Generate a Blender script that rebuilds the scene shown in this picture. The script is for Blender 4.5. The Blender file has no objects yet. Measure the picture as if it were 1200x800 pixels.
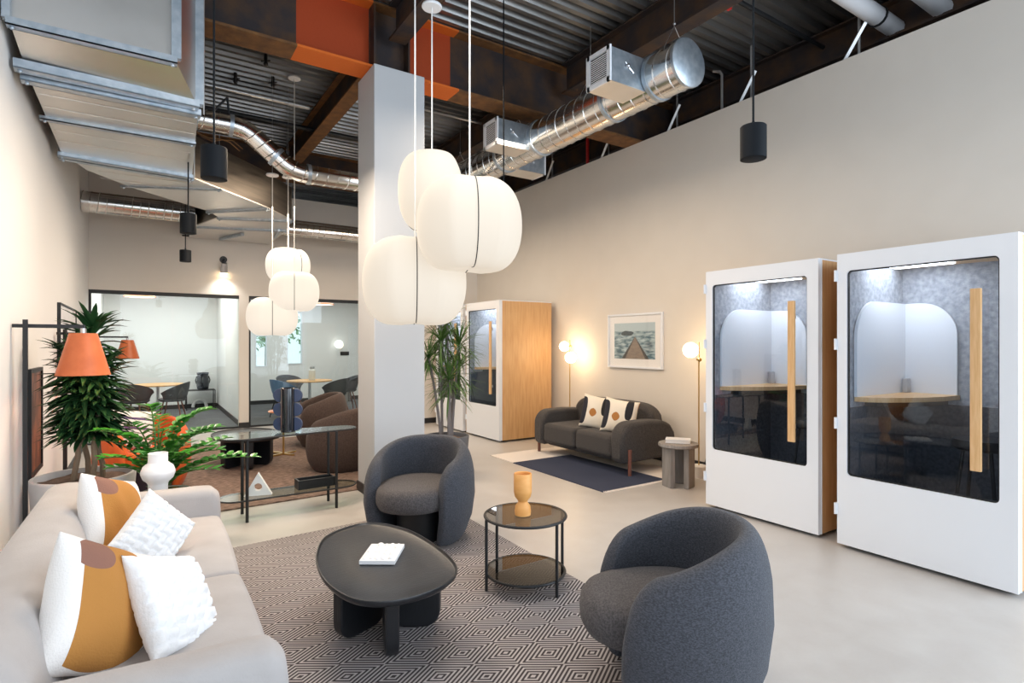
import bpy, bmesh, math, random
from mathutils import Vector, Matrix, Euler
PI = math.pi
random.seed(7)
SC = bpy.context.scene
COL = SC.collection

# ------------------------------------------------------------------ camera, light, exposure
cam_d = bpy.data.cameras.new('camera'); cam = bpy.data.objects.new('camera', cam_d); COL.objects.link(cam)
cam.location = (0, 0, 1.55)
cam.rotation_euler = (PI/2, 0, -math.radians(33.326))
cam_d.sensor_width = 36; cam_d.lens = 657/1200*36
cam_d.shift_y = 2/1200
cam_d.clip_start = 0.05
SC.camera = cam
SC.view_settings.view_transform = 'Standard'; SC.view_settings.look = 'None'
SC.view_settings.gamma = 1; SC.view_settings.use_curve_mapping = False
SC.view_settings.exposure = 0.13
W = bpy.data.worlds.new('world'); SC.world = W; W.use_nodes = True
W.node_tree.nodes['Background'].inputs[0].default_value = (.80, .90, 1.0, 1)
W.node_tree.nodes['Background'].inputs[1].default_value = 1.3

def area(name, loc, rot, sx, sy, power, color=(1, 1, 1), spread=180):
    l = bpy.data.lights.new(name, 'AREA'); l.shape = 'RECTANGLE'; l.size = sx; l.size_y = sy
    l.energy = power; l.color = color; l.spread = math.radians(spread)
    o = bpy.data.objects.new(name, l); COL.objects.link(o); o.location = loc; o.rotation_euler = rot
    return o
def spot(name, loc, target, power, color, size=80, blend=.8, r=.05):
    l = bpy.data.lights.new(name, 'SPOT'); l.energy = power; l.color = color; l.spot_size = math.radians(size)
    l.spot_blend = blend; l.shadow_soft_size = r
    o = bpy.data.objects.new(name, l); COL.objects.link(o); o.location = loc
    o.rotation_euler = (Vector(target)-Vector(loc)).to_track_quat('-Z', 'Y').to_euler()
    return o
def point(name, loc, power, color, r=.05):
    l = bpy.data.lights.new(name, 'POINT'); l.energy = power; l.color = color; l.shadow_soft_size = r
    o = bpy.data.objects.new(name, l); COL.objects.link(o); o.location = loc
    return o
# daylight through the window wall behind the photographer, and through the shopfront on the near right
area('daylight_rear', (2.6, -3.3, 2.3), (math.radians(90), 0, 0), 7.5, 4.2, 170, (.80, .90, 1))
area('daylight_side', (5.5, -1.2, 2.2), (math.radians(90), 0, math.radians(62)), 4.0, 3.6, 190, (.74, .87, 1))
# unseen fill lights added to brighten the lounge
for i, (x, y, p) in enumerate(((1.6, 2.6, 44), (3.4, 5.0, 60), (3.4, 8.0, 60))):
    area('lounge_fill', (x, y, 3.95), (0, 0, 0), 1.2, 1.2, p, (1, .95, .90) if i == 0 else (1, .79, .58))
area('lounge_fill', (.95, 5.0, 3.3), (0, 0, 0), .8, .8, 62, (1, .80, .60))
area('lounge_fill', (1.5, 7.9, 3.3), (0, 0, 0), .8, .8, 75, (1, .82, .64))
area('office_light', (.4, 13.2, 2.72), (0, 0, 0), 2.0, 2.6, 66, (1, .98, .94))
area('office_light', (3.3, 13.2, 2.72), (0, 0, 0), 2.6, 2.6, 62, (1, .98, .94))

# ------------------------------------------------------------------ materials
def mat(name, col, rough=.6, metal=0., noise=None, bump=None, emit=None, spec=.5, sheen=0., coat=0.):
    """noise=(scale, colour2, detail, (sx,sy,sz), lo, hi)  bump=(scale, strength, (sx,sy,sz))"""
    m = bpy.data.materials.new(name); m.use_nodes = True
    nt = m.node_tree; b = nt.nodes['Principled BSDF']
    def S(k, v):
        if k in b.inputs: b.inputs[k].default_value = v
    c4 = (*col, 1) if len(col) == 3 else col
    S('Base Color', c4); S('Roughness', rough); S('Metallic', metal); S('Specular IOR Level', spec)
    S('Sheen Weight', sheen); S('Coat Weight', coat)
    tc = nt.nodes.new('ShaderNodeTexCoord')
    def mapped(sc):
        mp = nt.nodes.new('ShaderNodeMapping'); mp.inputs['Scale'].default_value = sc
        nt.links.new(tc.outputs['Object'], mp.inputs['Vector']); return mp
    if noise:
        sc, c2, det, st, lo, hi = noise
        n = nt.nodes.new('ShaderNodeTexNoise'); n.inputs['Scale'].default_value = sc; n.inputs['Detail'].default_value = det
        nt.links.new(mapped(st).outputs[0], n.inputs['Vector'])
        r = nt.nodes.new('ShaderNodeValToRGB')
        r.color_ramp.elements[0].position = lo; r.color_ramp.elements[1].position = hi
        r.color_ramp.elements[0].color = c4; r.color_ramp.elements[1].color = (*c2, 1)
        nt.links.new(n.outputs['Fac'], r.inputs[0]); nt.links.new(r.outputs[0], b.inputs['Base Color'])
    if bump:
        sc, strength, st = bump
        n = nt.nodes.new('ShaderNodeTexNoise'); n.inputs['Scale'].default_value = sc; n.inputs['Detail'].default_value = 3
        nt.links.new(mapped(st).outputs[0], n.inputs['Vector'])
        bp = nt.nodes.new('ShaderNodeBump'); bp.inputs['Strength'].default_value = strength; bp.inputs['Distance'].default_value = .01
        nt.links.new(n.outputs['Fac'], bp.inputs['Height']); nt.links.new(bp.outputs[0], b.inputs['Normal'])
    if emit:
        S('Emission Color', (*emit[0], 1)); S('Emission Strength', emit[1])
    return m
def glass(name, tint=(1, 1, 1), refl=1.0, rough=0.0, ior=1.5):
    m = bpy.data.materials.new(name); m.use_nodes = True; nt = m.node_tree
    nt.nodes.remove(nt.nodes['Principled BSDF']); out = nt.nodes['Material Output']
    t = nt.nodes.new('ShaderNodeBsdfTransparent'); t.inputs[0].default_value = (*tint, 1)
    g = nt.nodes.new('ShaderNodeBsdfGlossy'); g.inputs['Roughness'].default_value = rough
    g.inputs[0].default_value = (refl, refl, refl, 1)
    fr = nt.nodes.new('ShaderNodeFresnel'); fr.inputs[0].default_value = ior
    mx = nt.nodes.new('ShaderNodeMixShader')
    ge = nt.nodes.new('ShaderNodeNewGeometry'); iv = nt.nodes.new('ShaderNodeMath'); iv.operation = 'SUBTRACT'; iv.inputs[0].default_value = 1
    nt.links.new(ge.outputs['Backfacing'], iv.inputs[1]); ml = nt.nodes.new('ShaderNodeMath'); ml.operation = 'MULTIPLY'
    nt.links.new(fr.outputs[0], ml.inputs[0]); nt.links.new(iv.outputs[0], ml.inputs[1])
    nt.links.new(ml.outputs[0], mx.inputs[0]); nt.links.new(t.outputs[0], mx.inputs[1]); nt.links.new(g.outputs[0], mx.inputs[2])
    nt.links.new(mx.outputs[0], out.inputs[0]); return m
def math_node(nt, op, a, b=None, c=None):
    n = nt.nodes.new('ShaderNodeMath'); n.operation = op
    for i, v in enumerate((a, b, c)):
        if v is None: continue
        if isinstance(v, (int, float)): n.inputs[i].default_value = v
        else: nt.links.new(v, n.inputs[i])
    return n.outputs[0]
def mixc(nt, fac, a, b):
    n = nt.nodes.new('ShaderNodeMix'); n.data_type = 'RGBA'
    for i, v in ((0, fac), (6, a), (7, b)):
        if isinstance(v, (int, float)): n.inputs[i].default_value = v
        elif isinstance(v, tuple): n.inputs[i].default_value = (*v, 1) if len(v) == 3 else v
        else: nt.links.new(v, n.inputs[i])
    return n.outputs[2]
def xyz(nt, out='Object'):
    tc = nt.nodes.new('ShaderNodeTexCoord'); s = nt.nodes.new('ShaderNodeSeparateXYZ')
    nt.links.new(tc.outputs[out], s.inputs[0]); return s.outputs[0], s.outputs[1], s.outputs[2]

one = (1, 1, 1)
M = {}
M['wall'] = mat('painted_wall', (.70, .66, .605), .85, noise=(3, (.68, .64, .585), 2, one, .3, .7))
M['wall_white'] = mat('white_wall', (.78, .785, .785), .85)
M['column'] = mat('column_paint', (.50, .52, .545), .8)
M['black_base'] = mat('black_baseboard', (.02, .02, .022), .5)
M['black'] = mat('black_metal', (.009, .010, .012), .5, bump=(60, .05, one))
M['black_soft'] = mat('black_stain_wood', (.016, .017, .02), .33, bump=(18, .15, (1, 8, 1)))
M['white'] = mat('white_lacquer', (.78, .81, .86), .35)
M['pendant_black'] = mat('matt_black_pendant', (.006, .008, .011), .65, spec=.15)
M['white_matt'] = mat('white_plaster', (.82, .82, .83), .75, bump=(30, .1, one))
M['oak'] = mat('oak_veneer', (.56, .31, .13), .5, noise=(5, (.68, .42, .20), 8, (6, 6, .55), .3, .72), bump=(12, .08, (6, 6, .6)))
M['oak_light'] = mat('oak_handle', (.62, .36, .15), .45, noise=(14, (.74, .48, .25), 6, (5, 5, .5), .3, .7))
M['carpet'] = mat('office_carpet', (.085, .09, .10), .95, noise=(2.2, (.14, .145, .155), 6, (1, 7, 1), .35, .65), bump=(200, .4, one))
M['felt'] = mat('grey_felt', (.25, .27, .31), .95, noise=(26, (.42, .44, .48), 8, one, .35, .68), bump=(60, .3, one))
M['felt_shaded'] = mat('shaded_felt', (.07, .075, .09), .95, noise=(40, (.11, .115, .13), 6, one, .35, .65))  # grey felt darkened by the shade below the desk
M['sofa_light'] = mat('light_grey_upholstery', (.40, .37, .36), .9, noise=(5, (.45, .425, .415), 5, one, .35, .7), bump=(140, .12, one), sheen=.15)
M['sofa_dark'] = mat('charcoal_upholstery', (.036, .032, .031), .9, noise=(90, (.070, .063, .061), 4, one, .4, .65), bump=(300, .3, one), sheen=.08)
M['tub'] = mat('blue_grey_tweed', (.034, .037, .047), .9, noise=(110, (.078, .083, .102), 3, (1, 1, 2.2), .38, .66), bump=(260, .35, one), sheen=.08)
M['tub_seat'] = mat('grey_tweed', (.050, .044, .046), .9, noise=(120, (.105, .095, .096), 3, one, .38, .66), bump=(260, .3, one), sheen=.08)
M['brown_fabric'] = mat('brown_upholstery', (.050, .032, .027), .92, noise=(70, (.080, .054, .045), 3, one, .35, .65), sheen=.08)
M['orange_velvet'] = mat('orange_velvet', (.56, .075, .006), .7, noise=(6, (.70, .125, .012), 3, one, .35, .65), sheen=.12)
M['plum'] = mat('plum_base', (.055, .035, .045), .8)
M['chair_grey'] = mat('charcoal_shell', (.075, .078, .088), .85, bump=(150, .15, one))
M['chair_reflection'] = mat('reflection_blue_shell', (.10, .19, .34), .5)  # blue stands in for a reflection on the office glass
M['walnut'] = mat('walnut', (.16, .055, .038), .45, noise=(10, (.21, .08, .055), 4, (4, 4, .5), .3, .7))
M['leather'] = mat('orange_leather_shade', (.52, .115, .032), .42, noise=(9, (.64, .16, .05), 4, one, .3, .7))
M['shade_in'] = mat('shade_lining', (.9, .85, .75), .7)
M['brass'] = mat('brass', (.72, .50, .20), .3, 1)
M['steel'] = mat('brushed_steel', (.55, .56, .58), .3, 1)
M['galv'] = mat('galvanised_sheet', (.66, .645, .62), .34, 1, noise=(1.3, (.78, .76, .74), 4, (1, .35, 1), .3, .7), bump=(3.2, .25, (.4, 2.2, 1)))
M['galv_blue'] = mat('galvanised_flange', (.40, .47, .54), .4, .85, noise=(16, (.56, .62, .68), 5, one, .35, .7))
M['galv_shaded'] = mat('shaded_duct_side', (.17, .15, .13), .34, .9, noise=(5, (.11, .10, .09), 4, (.3, .3, 4), .3, .7))  # shade put into the colour; same duct as the brighter underside
M['spiral'] = mat('spiral_duct_metal', (.80, .795, .78), .2, 1, noise=(3, (.66, .65, .63), 4, one, .3, .7))
M['deck'] = mat('roof_deck_metal', (.46, .455, .445), .36, .9, noise=(.9, (.17, .165, .16), 6, (.35, 3, 1), .36, .66))
M['rust'] = mat('rusty_steel', (.085, .045, .024), .75, .3, noise=(4, (.035, .028, .03), 8, one, .35, .62), bump=(40, .3, one))
M['rust_edge'] = mat('rusty_flange', (.22, .10, .030), .75, .2, noise=(9, (.12, .055, .022), 8, one, .3, .65), bump=(40, .3, one))
M['primer'] = mat('orange_primer', (.42, .060, .014), .7, noise=(5, (.26, .04, .012), 6, one, .35, .7))
M['primer_edge'] = mat('bright_orange_primer', (.66, .14, .018), .7, noise=(7, (.52, .10, .015), 6, one, .35, .7))
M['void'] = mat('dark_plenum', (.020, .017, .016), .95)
M['pipe_white'] = mat('white_pipe_wrap', (.62, .63, .66), .6)
M['conduit'] = mat('galvanised_conduit', (.55, .56, .57), .35, .9)
M['red'] = mat('red_sprinkler_pipe', (.55, .02, .02), .5)
M['lantern'] = mat('lantern_cloth', (.26, .245, .22), .9, emit=((1.0, .87, .71), .58))
M['lantern_far'] = mat('lantern_cloth_far', (.26, .245, .22), .9, emit=((1.0, .90, .77), .70))
M['globe'] = mat('lit_glass_globe', (.9, .9, .85), .4, emit=((1.0, .72, .42), 21.0))
M['lens'] = mat('lit_lens', (.9, .9, .9), .5, emit=((1, .88, .80), .75))
M['disc_light'] = mat('lit_disc', (.9, .9, .9), .5, emit=((1, .97, .9), 1.6))
M['panel_light'] = mat('booth_ceiling_light', (.9, .9, .9), .5, emit=((.96, .97, 1), 10.0))
M['cord'] = mat('white_cord', (.78, .78, .76), .6)
M['soil'] = mat('soil', (.12, .075, .055), .95, noise=(30, (.2, .13, .10), 5, one, .3, .7), bump=(40, 1, one))
M['pot'] = mat('concrete_pot', (.64, .64, .65), .8, noise=(4, (.74, .74, .75), 5, one, .3, .7))
M['pot_grey'] = mat('grey_pot', (.13, .135, .15), .7)
M['leaf_dark'] = mat('dark_leaf', (.012, .052, .018), .38, noise=(8, (.028, .095, .028), 3, one, .35, .7))
M['leaf_zz'] = mat('bright_waxy_leaf', (.022, .16, .020), .28, noise=(6, (.08, .33, .035), 2, one, .35, .65))
M['leaf_spike'] = mat('spiky_leaf', (.050, .125, .022), .45, noise=(6, (.11, .21, .05), 3, one, .35, .7))
M['stem'] = mat('plant_cane', (.30, .22, .15), .8, bump=(50, .5, (1, 1, 4)))
M['stem_grey'] = mat('grey_cane', (.23, .21, .21), .8, bump=(50, .5, (1, 1, 4)))
M['stem_green'] = mat('green_stem', (.06, .17, .03), .5)
M['ceramic'] = mat('white_ceramic', (.84, .84, .86), .55)
M['vase_orange'] = mat('orange_ceramic', (.80, .36, .09), .5, noise=(10, (.88, .44, .14), 2, (1, 1, 3), .3, .7))
M['totem'] = mat('dark_blue_glaze', (.012, .015, .022), .12, coat=.6)
M['totem_disc'] = mat('blue_glaze_disc', (.035, .055, .12), .3)
M['copper_top'] = mat('copper_tabletop', (.75, .30, .14), .3, .6)
M['marble'] = mat('marble', (.80, .79, .77), .4)
M['greystone'] = mat('grey_oak_stain', (.20, .185, .175), .7, noise=(8, (.31, .29, .275), 6, (5, 5, .5), .3, .7), bump=(20, .3, (6, 6, .6)))
M['paper'] = mat('paper', (.82, .81, .80), .8)
M['white_weave'] = mat('white_weave', (.85, .84, .83), .9, noise=(60, (.78, .77, .77), 3, one, .4, .6), bump=(160, .3, one))
M['braid'] = mat('white_braided_wool', (.86, .86, .87), .95, bump=(90, .3, one))
M['rug_white'] = mat('cream_wool', (.76, .70, .65), .95, bump=(150, .5, one))
M['rug_blue'] = mat('navy_flatweave', (.022, .030, .062), .95, noise=(3, (.030, .040, .08), 5, (1, 20, 1), .3, .7), bump=(150, .4, one))
M['bark'] = mat('bark', (.2, .17, .13), .9)
M['tree_leaf'] = mat('tree_foliage', (.16, .30, .13), .8, noise=(9, (.35, .55, .3), 6, one, .35, .65))
M['glass'] = glass('office_glass', (.93, .97, .955), 1.0)
M['glass_pod'] = glass('booth_glass', (.86, .90, .94), 1.0, ior=1.6)
M['glass_smoke'] = glass('smoked_glass', (.42, .40, .37), 1.0)
M['glass_green'] = glass('clear_table_glass', (.80, .88, .84), 1.0, ior=1.7)
M['glass_white'] = glass('picture_glass', (1, 1, 1), .8)
M['bottle'] = mat('frosted_bottle', (.72, .74, .73), .4)
M['glass_edge'] = mat('green_glass_edge', (.30, .42, .38), .3)

# concrete floor
def concrete():
    m = mat('polished_concrete', (.46, .43, .395), .34); nt = m.node_tree; b = nt.nodes['Principled BSDF']
    tc = nt.nodes.new('ShaderNodeTexCoord')
    def nz(sc, det, dist=0):
        n = nt.nodes.new('ShaderNodeTexNoise'); n.inputs['Scale'].default_value = sc; n.inputs['Detail'].default_value = det
        n.inputs['Distortion'].default_value = dist; nt.links.new(tc.outputs['Object'], n.inputs['Vector']); return n.outputs['Fac']
    f1 = nz(.55, 6, .6); f2 = nz(5, 8, .3); f3 = nz(60, 3)
    c = mixc(nt, f1, (.37, .34, .315), (.57, .545, .525))
    c = mixc(nt, math_node(nt, 'MULTIPLY', math_node(nt, 'SUBTRACT', f2, .35), .9), c, (.60, .59, .57))
    c = mixc(nt, math_node(nt, 'MULTIPLY', f3, .10), c, (.22, .2, .18))
    nt.links.new(c, b.inputs['Base Color'])
    nt.links.new(math_node(nt, 'ADD', math_node(nt, 'MULTIPLY', f2, .22), .24), b.inputs['Roughness'])
    return m
M['floor'] = concrete()
# diamond flatweave rug
def diamond_rug():
    m = mat('diamond_flatweave', (.5, .5, .5), .95); nt = m.node_tree; b = nt.nodes['Principled BSDF']
    x, y, z = xyz(nt)
    a, h = .36, .235
    u = math_node(nt, 'PINGPONG', math_node(nt, 'DIVIDE', x, a), .5)
    v = math_node(nt, 'PINGPONG', math_node(nt, 'DIVIDE', y, h), .5)
    s = math_node(nt, 'ADD', u, v)
    w = math_node(nt, 'SINE', math_node(nt, 'MULTIPLY', s, 2*PI*10))
    f = math_node(nt, 'MULTIPLY_ADD', w, 2.2, .30); 
    n = nt.nodes.new('ShaderNodeClamp'); nt.links.new(f, n.inputs[0])
    tc = nt.nodes.new('ShaderNodeTexCoord'); mp = nt.nodes.new('ShaderNodeMapping'); mp.inputs['Scale'].default_value = (.25, 16, 1)
    nt.links.new(tc.outputs['Object'], mp.inputs[0])
    nn = nt.nodes.new('ShaderNodeTexNoise'); nn.inputs['Scale'].default_value = 1.6; nn.inputs['Detail'].default_value = 4
    nt.links.new(mp.outputs[0], nn.inputs['Vector'])
    dark = mixc(nt, nn.outputs['Fac'], (.026, .022, .028), (.078, .060, .060))
    c = mixc(nt, n.outputs[0], dark, (.47, .43, .42))
    nt.links.new(c, b.inputs['Base Color'])
    bp = nt.nodes.new('ShaderNodeBump'); bp.inputs['Strength'].default_value = .4; bp.inputs['Distance'].default_value = .004
    nt.links.new(n.outputs[0], bp.inputs['Height']); nt.links.new(bp.outputs[0], b.inputs['Normal'])
    return m
M['rug'] = diamond_rug()
M['rug_brown'] = mat('brown_jute', (.10, .065, .05), .95, noise=(14, (.31, .215, .17), 10, (1.2, 6, 1), .38, .64), bump=(120, .6, one))
# abstract pillows: object coordinates x (across), z (up)
def shape_mat(name, base, shapes):
    m = mat(name, base, .92, bump=(140, .25, one)); nt = m.node_tree; b = nt.nodes['Principled BSDF']
    x, y, z = xyz(nt); c = base
    for (cx, cz, rx, rz, power, col, lim) in shapes:
        dx = math_node(nt, 'POWER', math_node(nt, 'ABSOLUTE', math_node(nt, 'DIVIDE', math_node(nt, 'SUBTRACT', x, cx), rx)), power)
        dz = math_node(nt, 'POWER', math_node(nt, 'ABSOLUTE', math_node(nt, 'DIVIDE', math_node(nt, 'SUBTRACT', z, cz), rz)), power)
        ins = math_node(nt, 'LESS_THAN', math_node(nt, 'ADD', dx, dz), 1.0)
        if lim is not None: ins = math_node(nt, 'MULTIPLY', ins, math_node(nt, 'GREATER_THAN', x, lim))
        ins = math_node(nt, 'MULTIPLY', ins, math_node(nt, 'LESS_THAN', y, 0.005))
        c = mixc(nt, ins, c, col)
    nt.links.new(c, b.inputs['Base Color']); return m
CR = (.84, .81, .785)
M['pillow_rust'] = shape_mat('rust_shape_cushion', CR, [(-.06, .0, .235, .205, 2.4, (.46, .205, .045), -.165), (-.12, .150, .075, .055, 2, (.26, .125, .09), -.175)])
M['pillow_black'] = shape_mat('black_shape_cushion', (.80, .73, .62), [(-.19, .0, .07, .18, 3, (.02, .02, .03), None), (.12, .10, .045, .13, 3, (.02, .02, .025), None), (-.03, -.01, .05, .055, 1.6, (.42, .18, .05), None), (.235, .0, .03, .22, 4, (.42, .18, .05), None)])
M['pillow_stripe'] = shape_mat('striped_cushion', (.80, .76, .72), [(0, .10, .4, .012, 2, (.12, .07, .16), None), (0, .0, .4, .012, 2, (.16, .08, .18), None), (0, -.10, .4, .012, 2, (.55, .30, .2), None)])
# seascape print with a boardwalk
def seascape():
    m = mat('seascape_print', (.3, .4, .45), .5); nt = m.node_tree; b = nt.nodes['Principled BSDF']
    x, y, z = xyz(nt)
    tc = nt.nodes.new('ShaderNodeTexCoord')
    n = nt.nodes.new('ShaderNodeTexNoise'); n.inputs['Scale'].default_value = 9; n.inputs['Detail'].default_value = 6
    mp = nt.nodes.new('ShaderNodeMapping'); mp.inputs['Scale'].default_value = (1, 1, 3.2); nt.links.new(tc.outputs['Object'], mp.inputs[0]); nt.links.new(mp.outputs[0], n.inputs['Vector'])
    nf = n.outputs['Fac']
    sea = mixc(nt, math_node(nt, 'MULTIPLY_ADD', nf, 3.4, -1.2), (.05, .12, .16), (.45, .56, .60))
    c = mixc(nt, math_node(nt, 'GREATER_THAN', z, .135), sea, (.46, .56, .60))
    rk = math_node(nt, 'LESS_THAN', math_node(nt, 'ADD', math_node(nt, 'POWER', math_node(nt, 'DIVIDE', math_node(nt, 'SUBTRACT', x, -.13), .13), 2), math_node(nt, 'POWER', math_node(nt, 'DIVIDE', math_node(nt, 'SUBTRACT', z, .105), .035), 2)), math_node(nt, 'MULTIPLY', nf, 1.7))
    c = mixc(nt, rk, c, (.05, .07, .08))
    wd = math_node(nt, 'MULTIPLY', math_node(nt, 'SUBTRACT', .06, z), .62)
    ax = math_node(nt, 'ABSOLUTE', math_node(nt, 'SUBTRACT', x, .02))
    ins = math_node(nt, 'LESS_THAN', ax, math_node(nt, 'MULTIPLY', wd, 1.35))
    c = mixc(nt, ins, c, (.06, .055, .05))
    c = mixc(nt, math_node(nt, 'LESS_THAN', ax, wd), c, mixc(nt, nf, (.34, .26, .20), (.14, .11, .09)))
    nt.links.new(c, b.inputs['Base Color']); return m
M['seascape'] = seascape()
M['dark_art'] = mat('dark_brown_painting', (.10, .035, .02), .5, noise=(6, (.34, .12, .06), 6, (1, 1, .6), .45, .65))
M['pale_art'] = mat('pale_print', (.62, .62, .66), .5, noise=(3, (.75, .74, .75), 3, one, .3, .7))

# ------------------------------------------------------------------ mesh helpers
class MB:
    def __init__(s): s.v = []; s.f = []
    def add(s, vs, fs):
        k = len(s.v); s.v += [tuple(p) for p in vs]; s.f += [tuple(i+k for i in f) for f in fs]; return s
    def box(s, x0, x1, y0, y1, z0, z1):
        vs = [(x, y, z) for z in (z0, z1) for y in (y0, y1) for x in (x0, x1)]
        return s.add(vs, [(0, 2, 3, 1), (4, 5, 7, 6), (0, 1, 5, 4), (2, 6, 7, 3), (0, 4, 6, 2), (1, 3, 7, 5)])
    def obox(s, c, d, rz=0, rx=0, ry=0):
        R = Euler((rx, ry, rz)).to_matrix(); c = Vector(c)
        vs = [c+R@Vector((x*d[0]/2, y*d[1]/2, z*d[2]/2)) for z in (-1, 1) for y in (-1, 1) for x in (-1, 1)]
        return s.add(vs, [(0, 2, 3, 1), (4, 5, 7, 6), (0, 1, 5, 4), (2, 6, 7, 3), (0, 4, 6, 2), (1, 3, 7, 5)])
    def loft(s, rings, cap=True, closed=False):
        n = len(rings[0]); vs = [p for r in rings for p in r]; fs = []
        m = len(rings)
        for i in range(m if closed else m-1):
            for j in range(n):
                a = i*n+j; b = i*n+(j+1) % n; i2 = (i+1) % m
                fs.append((a, b, i2*n+(j+1) % n, i2*n+j))
        if cap and not closed: fs += [tuple(range(n))[::-1], tuple((m-1)*n+j for j in range(n))]
        return s.add(vs, fs)
    def tube(s, path, r, n=12, cap=True, closed=False):
        P = [Vector(p) for p in path]; rings = []; up = None
        for i, p in enumerate(P):
            if closed: t = P[(i+1) % len(P)]-P[i-1]
            else: t = P[min(i+1, len(P)-1)]-P[max(i-1, 0)]
            t.normalize()
            if up is None:
                up = Vector((0, 0, 1)) if abs(t.z) < .9 else Vector((0, 1, 0))
            a = t.cross(up)
            if a.length < 1e-4: a = t.cross(Vector((1, 0, 0)))
            a.normalize(); b = a.cross(t).normalized(); up = b
            rr = r[i] if isinstance(r, (list, tuple)) else r
            rings.append([p+(a*math.cos(2*PI*k/n)+b*math.sin(2*PI*k/n))*rr for k in range(n)])
        return s.loft(rings, cap, closed)
    def lathe(s, prof, n=32, c=(0, 0), cap=True):
        rings = [[(c[0]+r*math.cos(2*PI*k/n), c[1]+r*math.sin(2*PI*k/n), z) for k in range(n)] for r, z in prof]
        return s.loft(rings, cap)
    def prism(s, poly, z0, z1):
        n = len(poly); vs = [(x, y, z0) for x, y in poly]+[(x, y, z1) for x, y in poly]
        fs = [tuple(range(n))[::-1], tuple(range(n, 2*n))]+[(i, (i+1) % n, n+(i+1) % n, n+i) for i in range(n)]
        return s.add(vs, fs)
    def wallpoly(s, poly, axis, c0, c1):
        """polygon given in (u, z) extruded along axis x or y"""
        n = len(poly); f = (lambda u, z, c: (c, u, z)) if axis == 'x' else (lambda u, z, c: (u, c, z))
        vs = [f(u, z, c0) for u, z in poly]+[f(u, z, c1) for u, z in poly]
        fs = [tuple(range(n))[::-1], tuple(range(n, 2*n))]+[(i, (i+1) % n, n+(i+1) % n, n+i) for i in range(n)]
        return s.add(vs, fs)
    def sphere(s, c, r, n=20, m=12, sq=(1, 1, 1)):
        rings = []
        for i in range(1, m):
            a = -PI/2+PI*i/m
            rings.append([(c[0]+r*sq[0]*math.cos(a)*math.cos(2*PI*k/n), c[1]+r*sq[1]*math.cos(a)*math.sin(2*PI*k/n), c[2]+r*sq[2]*math.sin(a)) for k in range(n)])
        return s.loft(rings)
    def build(s, name, m, parent=None, bevel=0, seg=3, sharp=38, loc=(0, 0, 0), rot=(0, 0, 0), sub=0):
        me = bpy.data.meshes.new(name); me.from_pydata(s.v, [], s.f); me.update()
        bm = bmesh.new(); bm.from_mesh(me); bmesh.ops.recalc_face_normals(bm, faces=bm.faces); bm.to_mesh(me); bm.free()
        me.polygons.foreach_set('use_smooth', [True]*len(me.polygons))
        if not bevel and sharp < 180: me.set_sharp_from_angle(angle=math.radians(sharp))
        me.materials.append(M[m] if isinstance(m, str) else m)
        o = bpy.data.objects.new(name, me); COL.objects.link(o); o.location = loc; o.rotation_euler = rot
        if parent is not None: o.parent = parent
        if bevel:
            b = o.modifiers.new('bevel', 'BEVEL'); b.width = bevel; b.segments = seg; b.limit_method = 'ANGLE'; b.angle_limit = math.radians(30); b.harden_normals = True
        if sub:
            q = o.modifiers.new('sub', 'SUBSURF'); q.levels = sub; q.render_levels = sub
        return o
def thing(name, label, cat, loc=(0, 0, 0), rz=0, group=None, rot=None):
    o = bpy.data.objects.new(name, None); COL.objects.link(o); o.location = loc; o.empty_display_size = .1
    o.rotation_euler = rot if rot else (0, 0, rz)
    return tag(o, label, cat, group)
def tag(o, label, cat, group=None):
    o['label'] = label; o['category'] = cat
    if group: o['group'] = group
    return o
def struct(name, mb, m, parent=None, **k):
    o = mb.build(name, m, parent, **k)
    if parent is None: o['kind'] = 'structure'
    return o
def dup(o, label, loc=None, rz=None, parent=None):
    c = o.copy(); COL.objects.link(c)
    if parent is not None: c.parent = parent
    else:
        c['label'] = label
        if loc is not None: c.location = loc
        if rz is not None: c.rotation_euler = (0, 0, rz)
    for ch in [q for q in bpy.data.objects if q.parent == o]: dup(ch, None, parent=c)
    return c
def facing(fx, fy): return math.atan2(fx, -fy)      # local -Y looks along (fx, fy)
def rrect(w, h, r, n=5, cx=0, cy=0):
    pts = []
    for (sx, sy, a0) in ((1, 1, 0), (-1, 1, PI/2), (-1, -1, PI), (1, -1, 3*PI/2)):
        for k in range(n+1):
            a = a0+PI/2*k/n
            pts.append((cx+sx*(w/2-r)+r*math.cos(a), cy+sy*(h/2-r)+r*math.sin(a)))
    return pts
def stadium(x0, x1, y, r0, r1, n=14):
    """left end radius r0 at x0+r0, right end radius r1 at x1-r1"""
    pts = []
    for k in range(n+1):
        a = PI/2+PI*k/n; pts.append((x0+r0+r0*math.cos(a), y+r0*math.sin(a)))
    for k in range(n+1):
        a = -PI/2+PI*k/n; pts.append((x1-r1+r1*math.cos(a), y+r1*math.sin(a)))
    return pts
def catmull(pts, n=6):
    out = []; N = len(pts)
    for i in range(N):
        p0, p1, p2, p3 = (Vector(pts[(i+j-1) % N]) for j in range(4))
        for k in range(n):
            t = k/n; out.append(tuple(.5*((2*p1)+(-p0+p2)*t+(2*p0-5*p1+4*p2-p3)*t*t+(-p0+3*p1-3*p2+p3)*t**3)))
    return out
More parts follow.
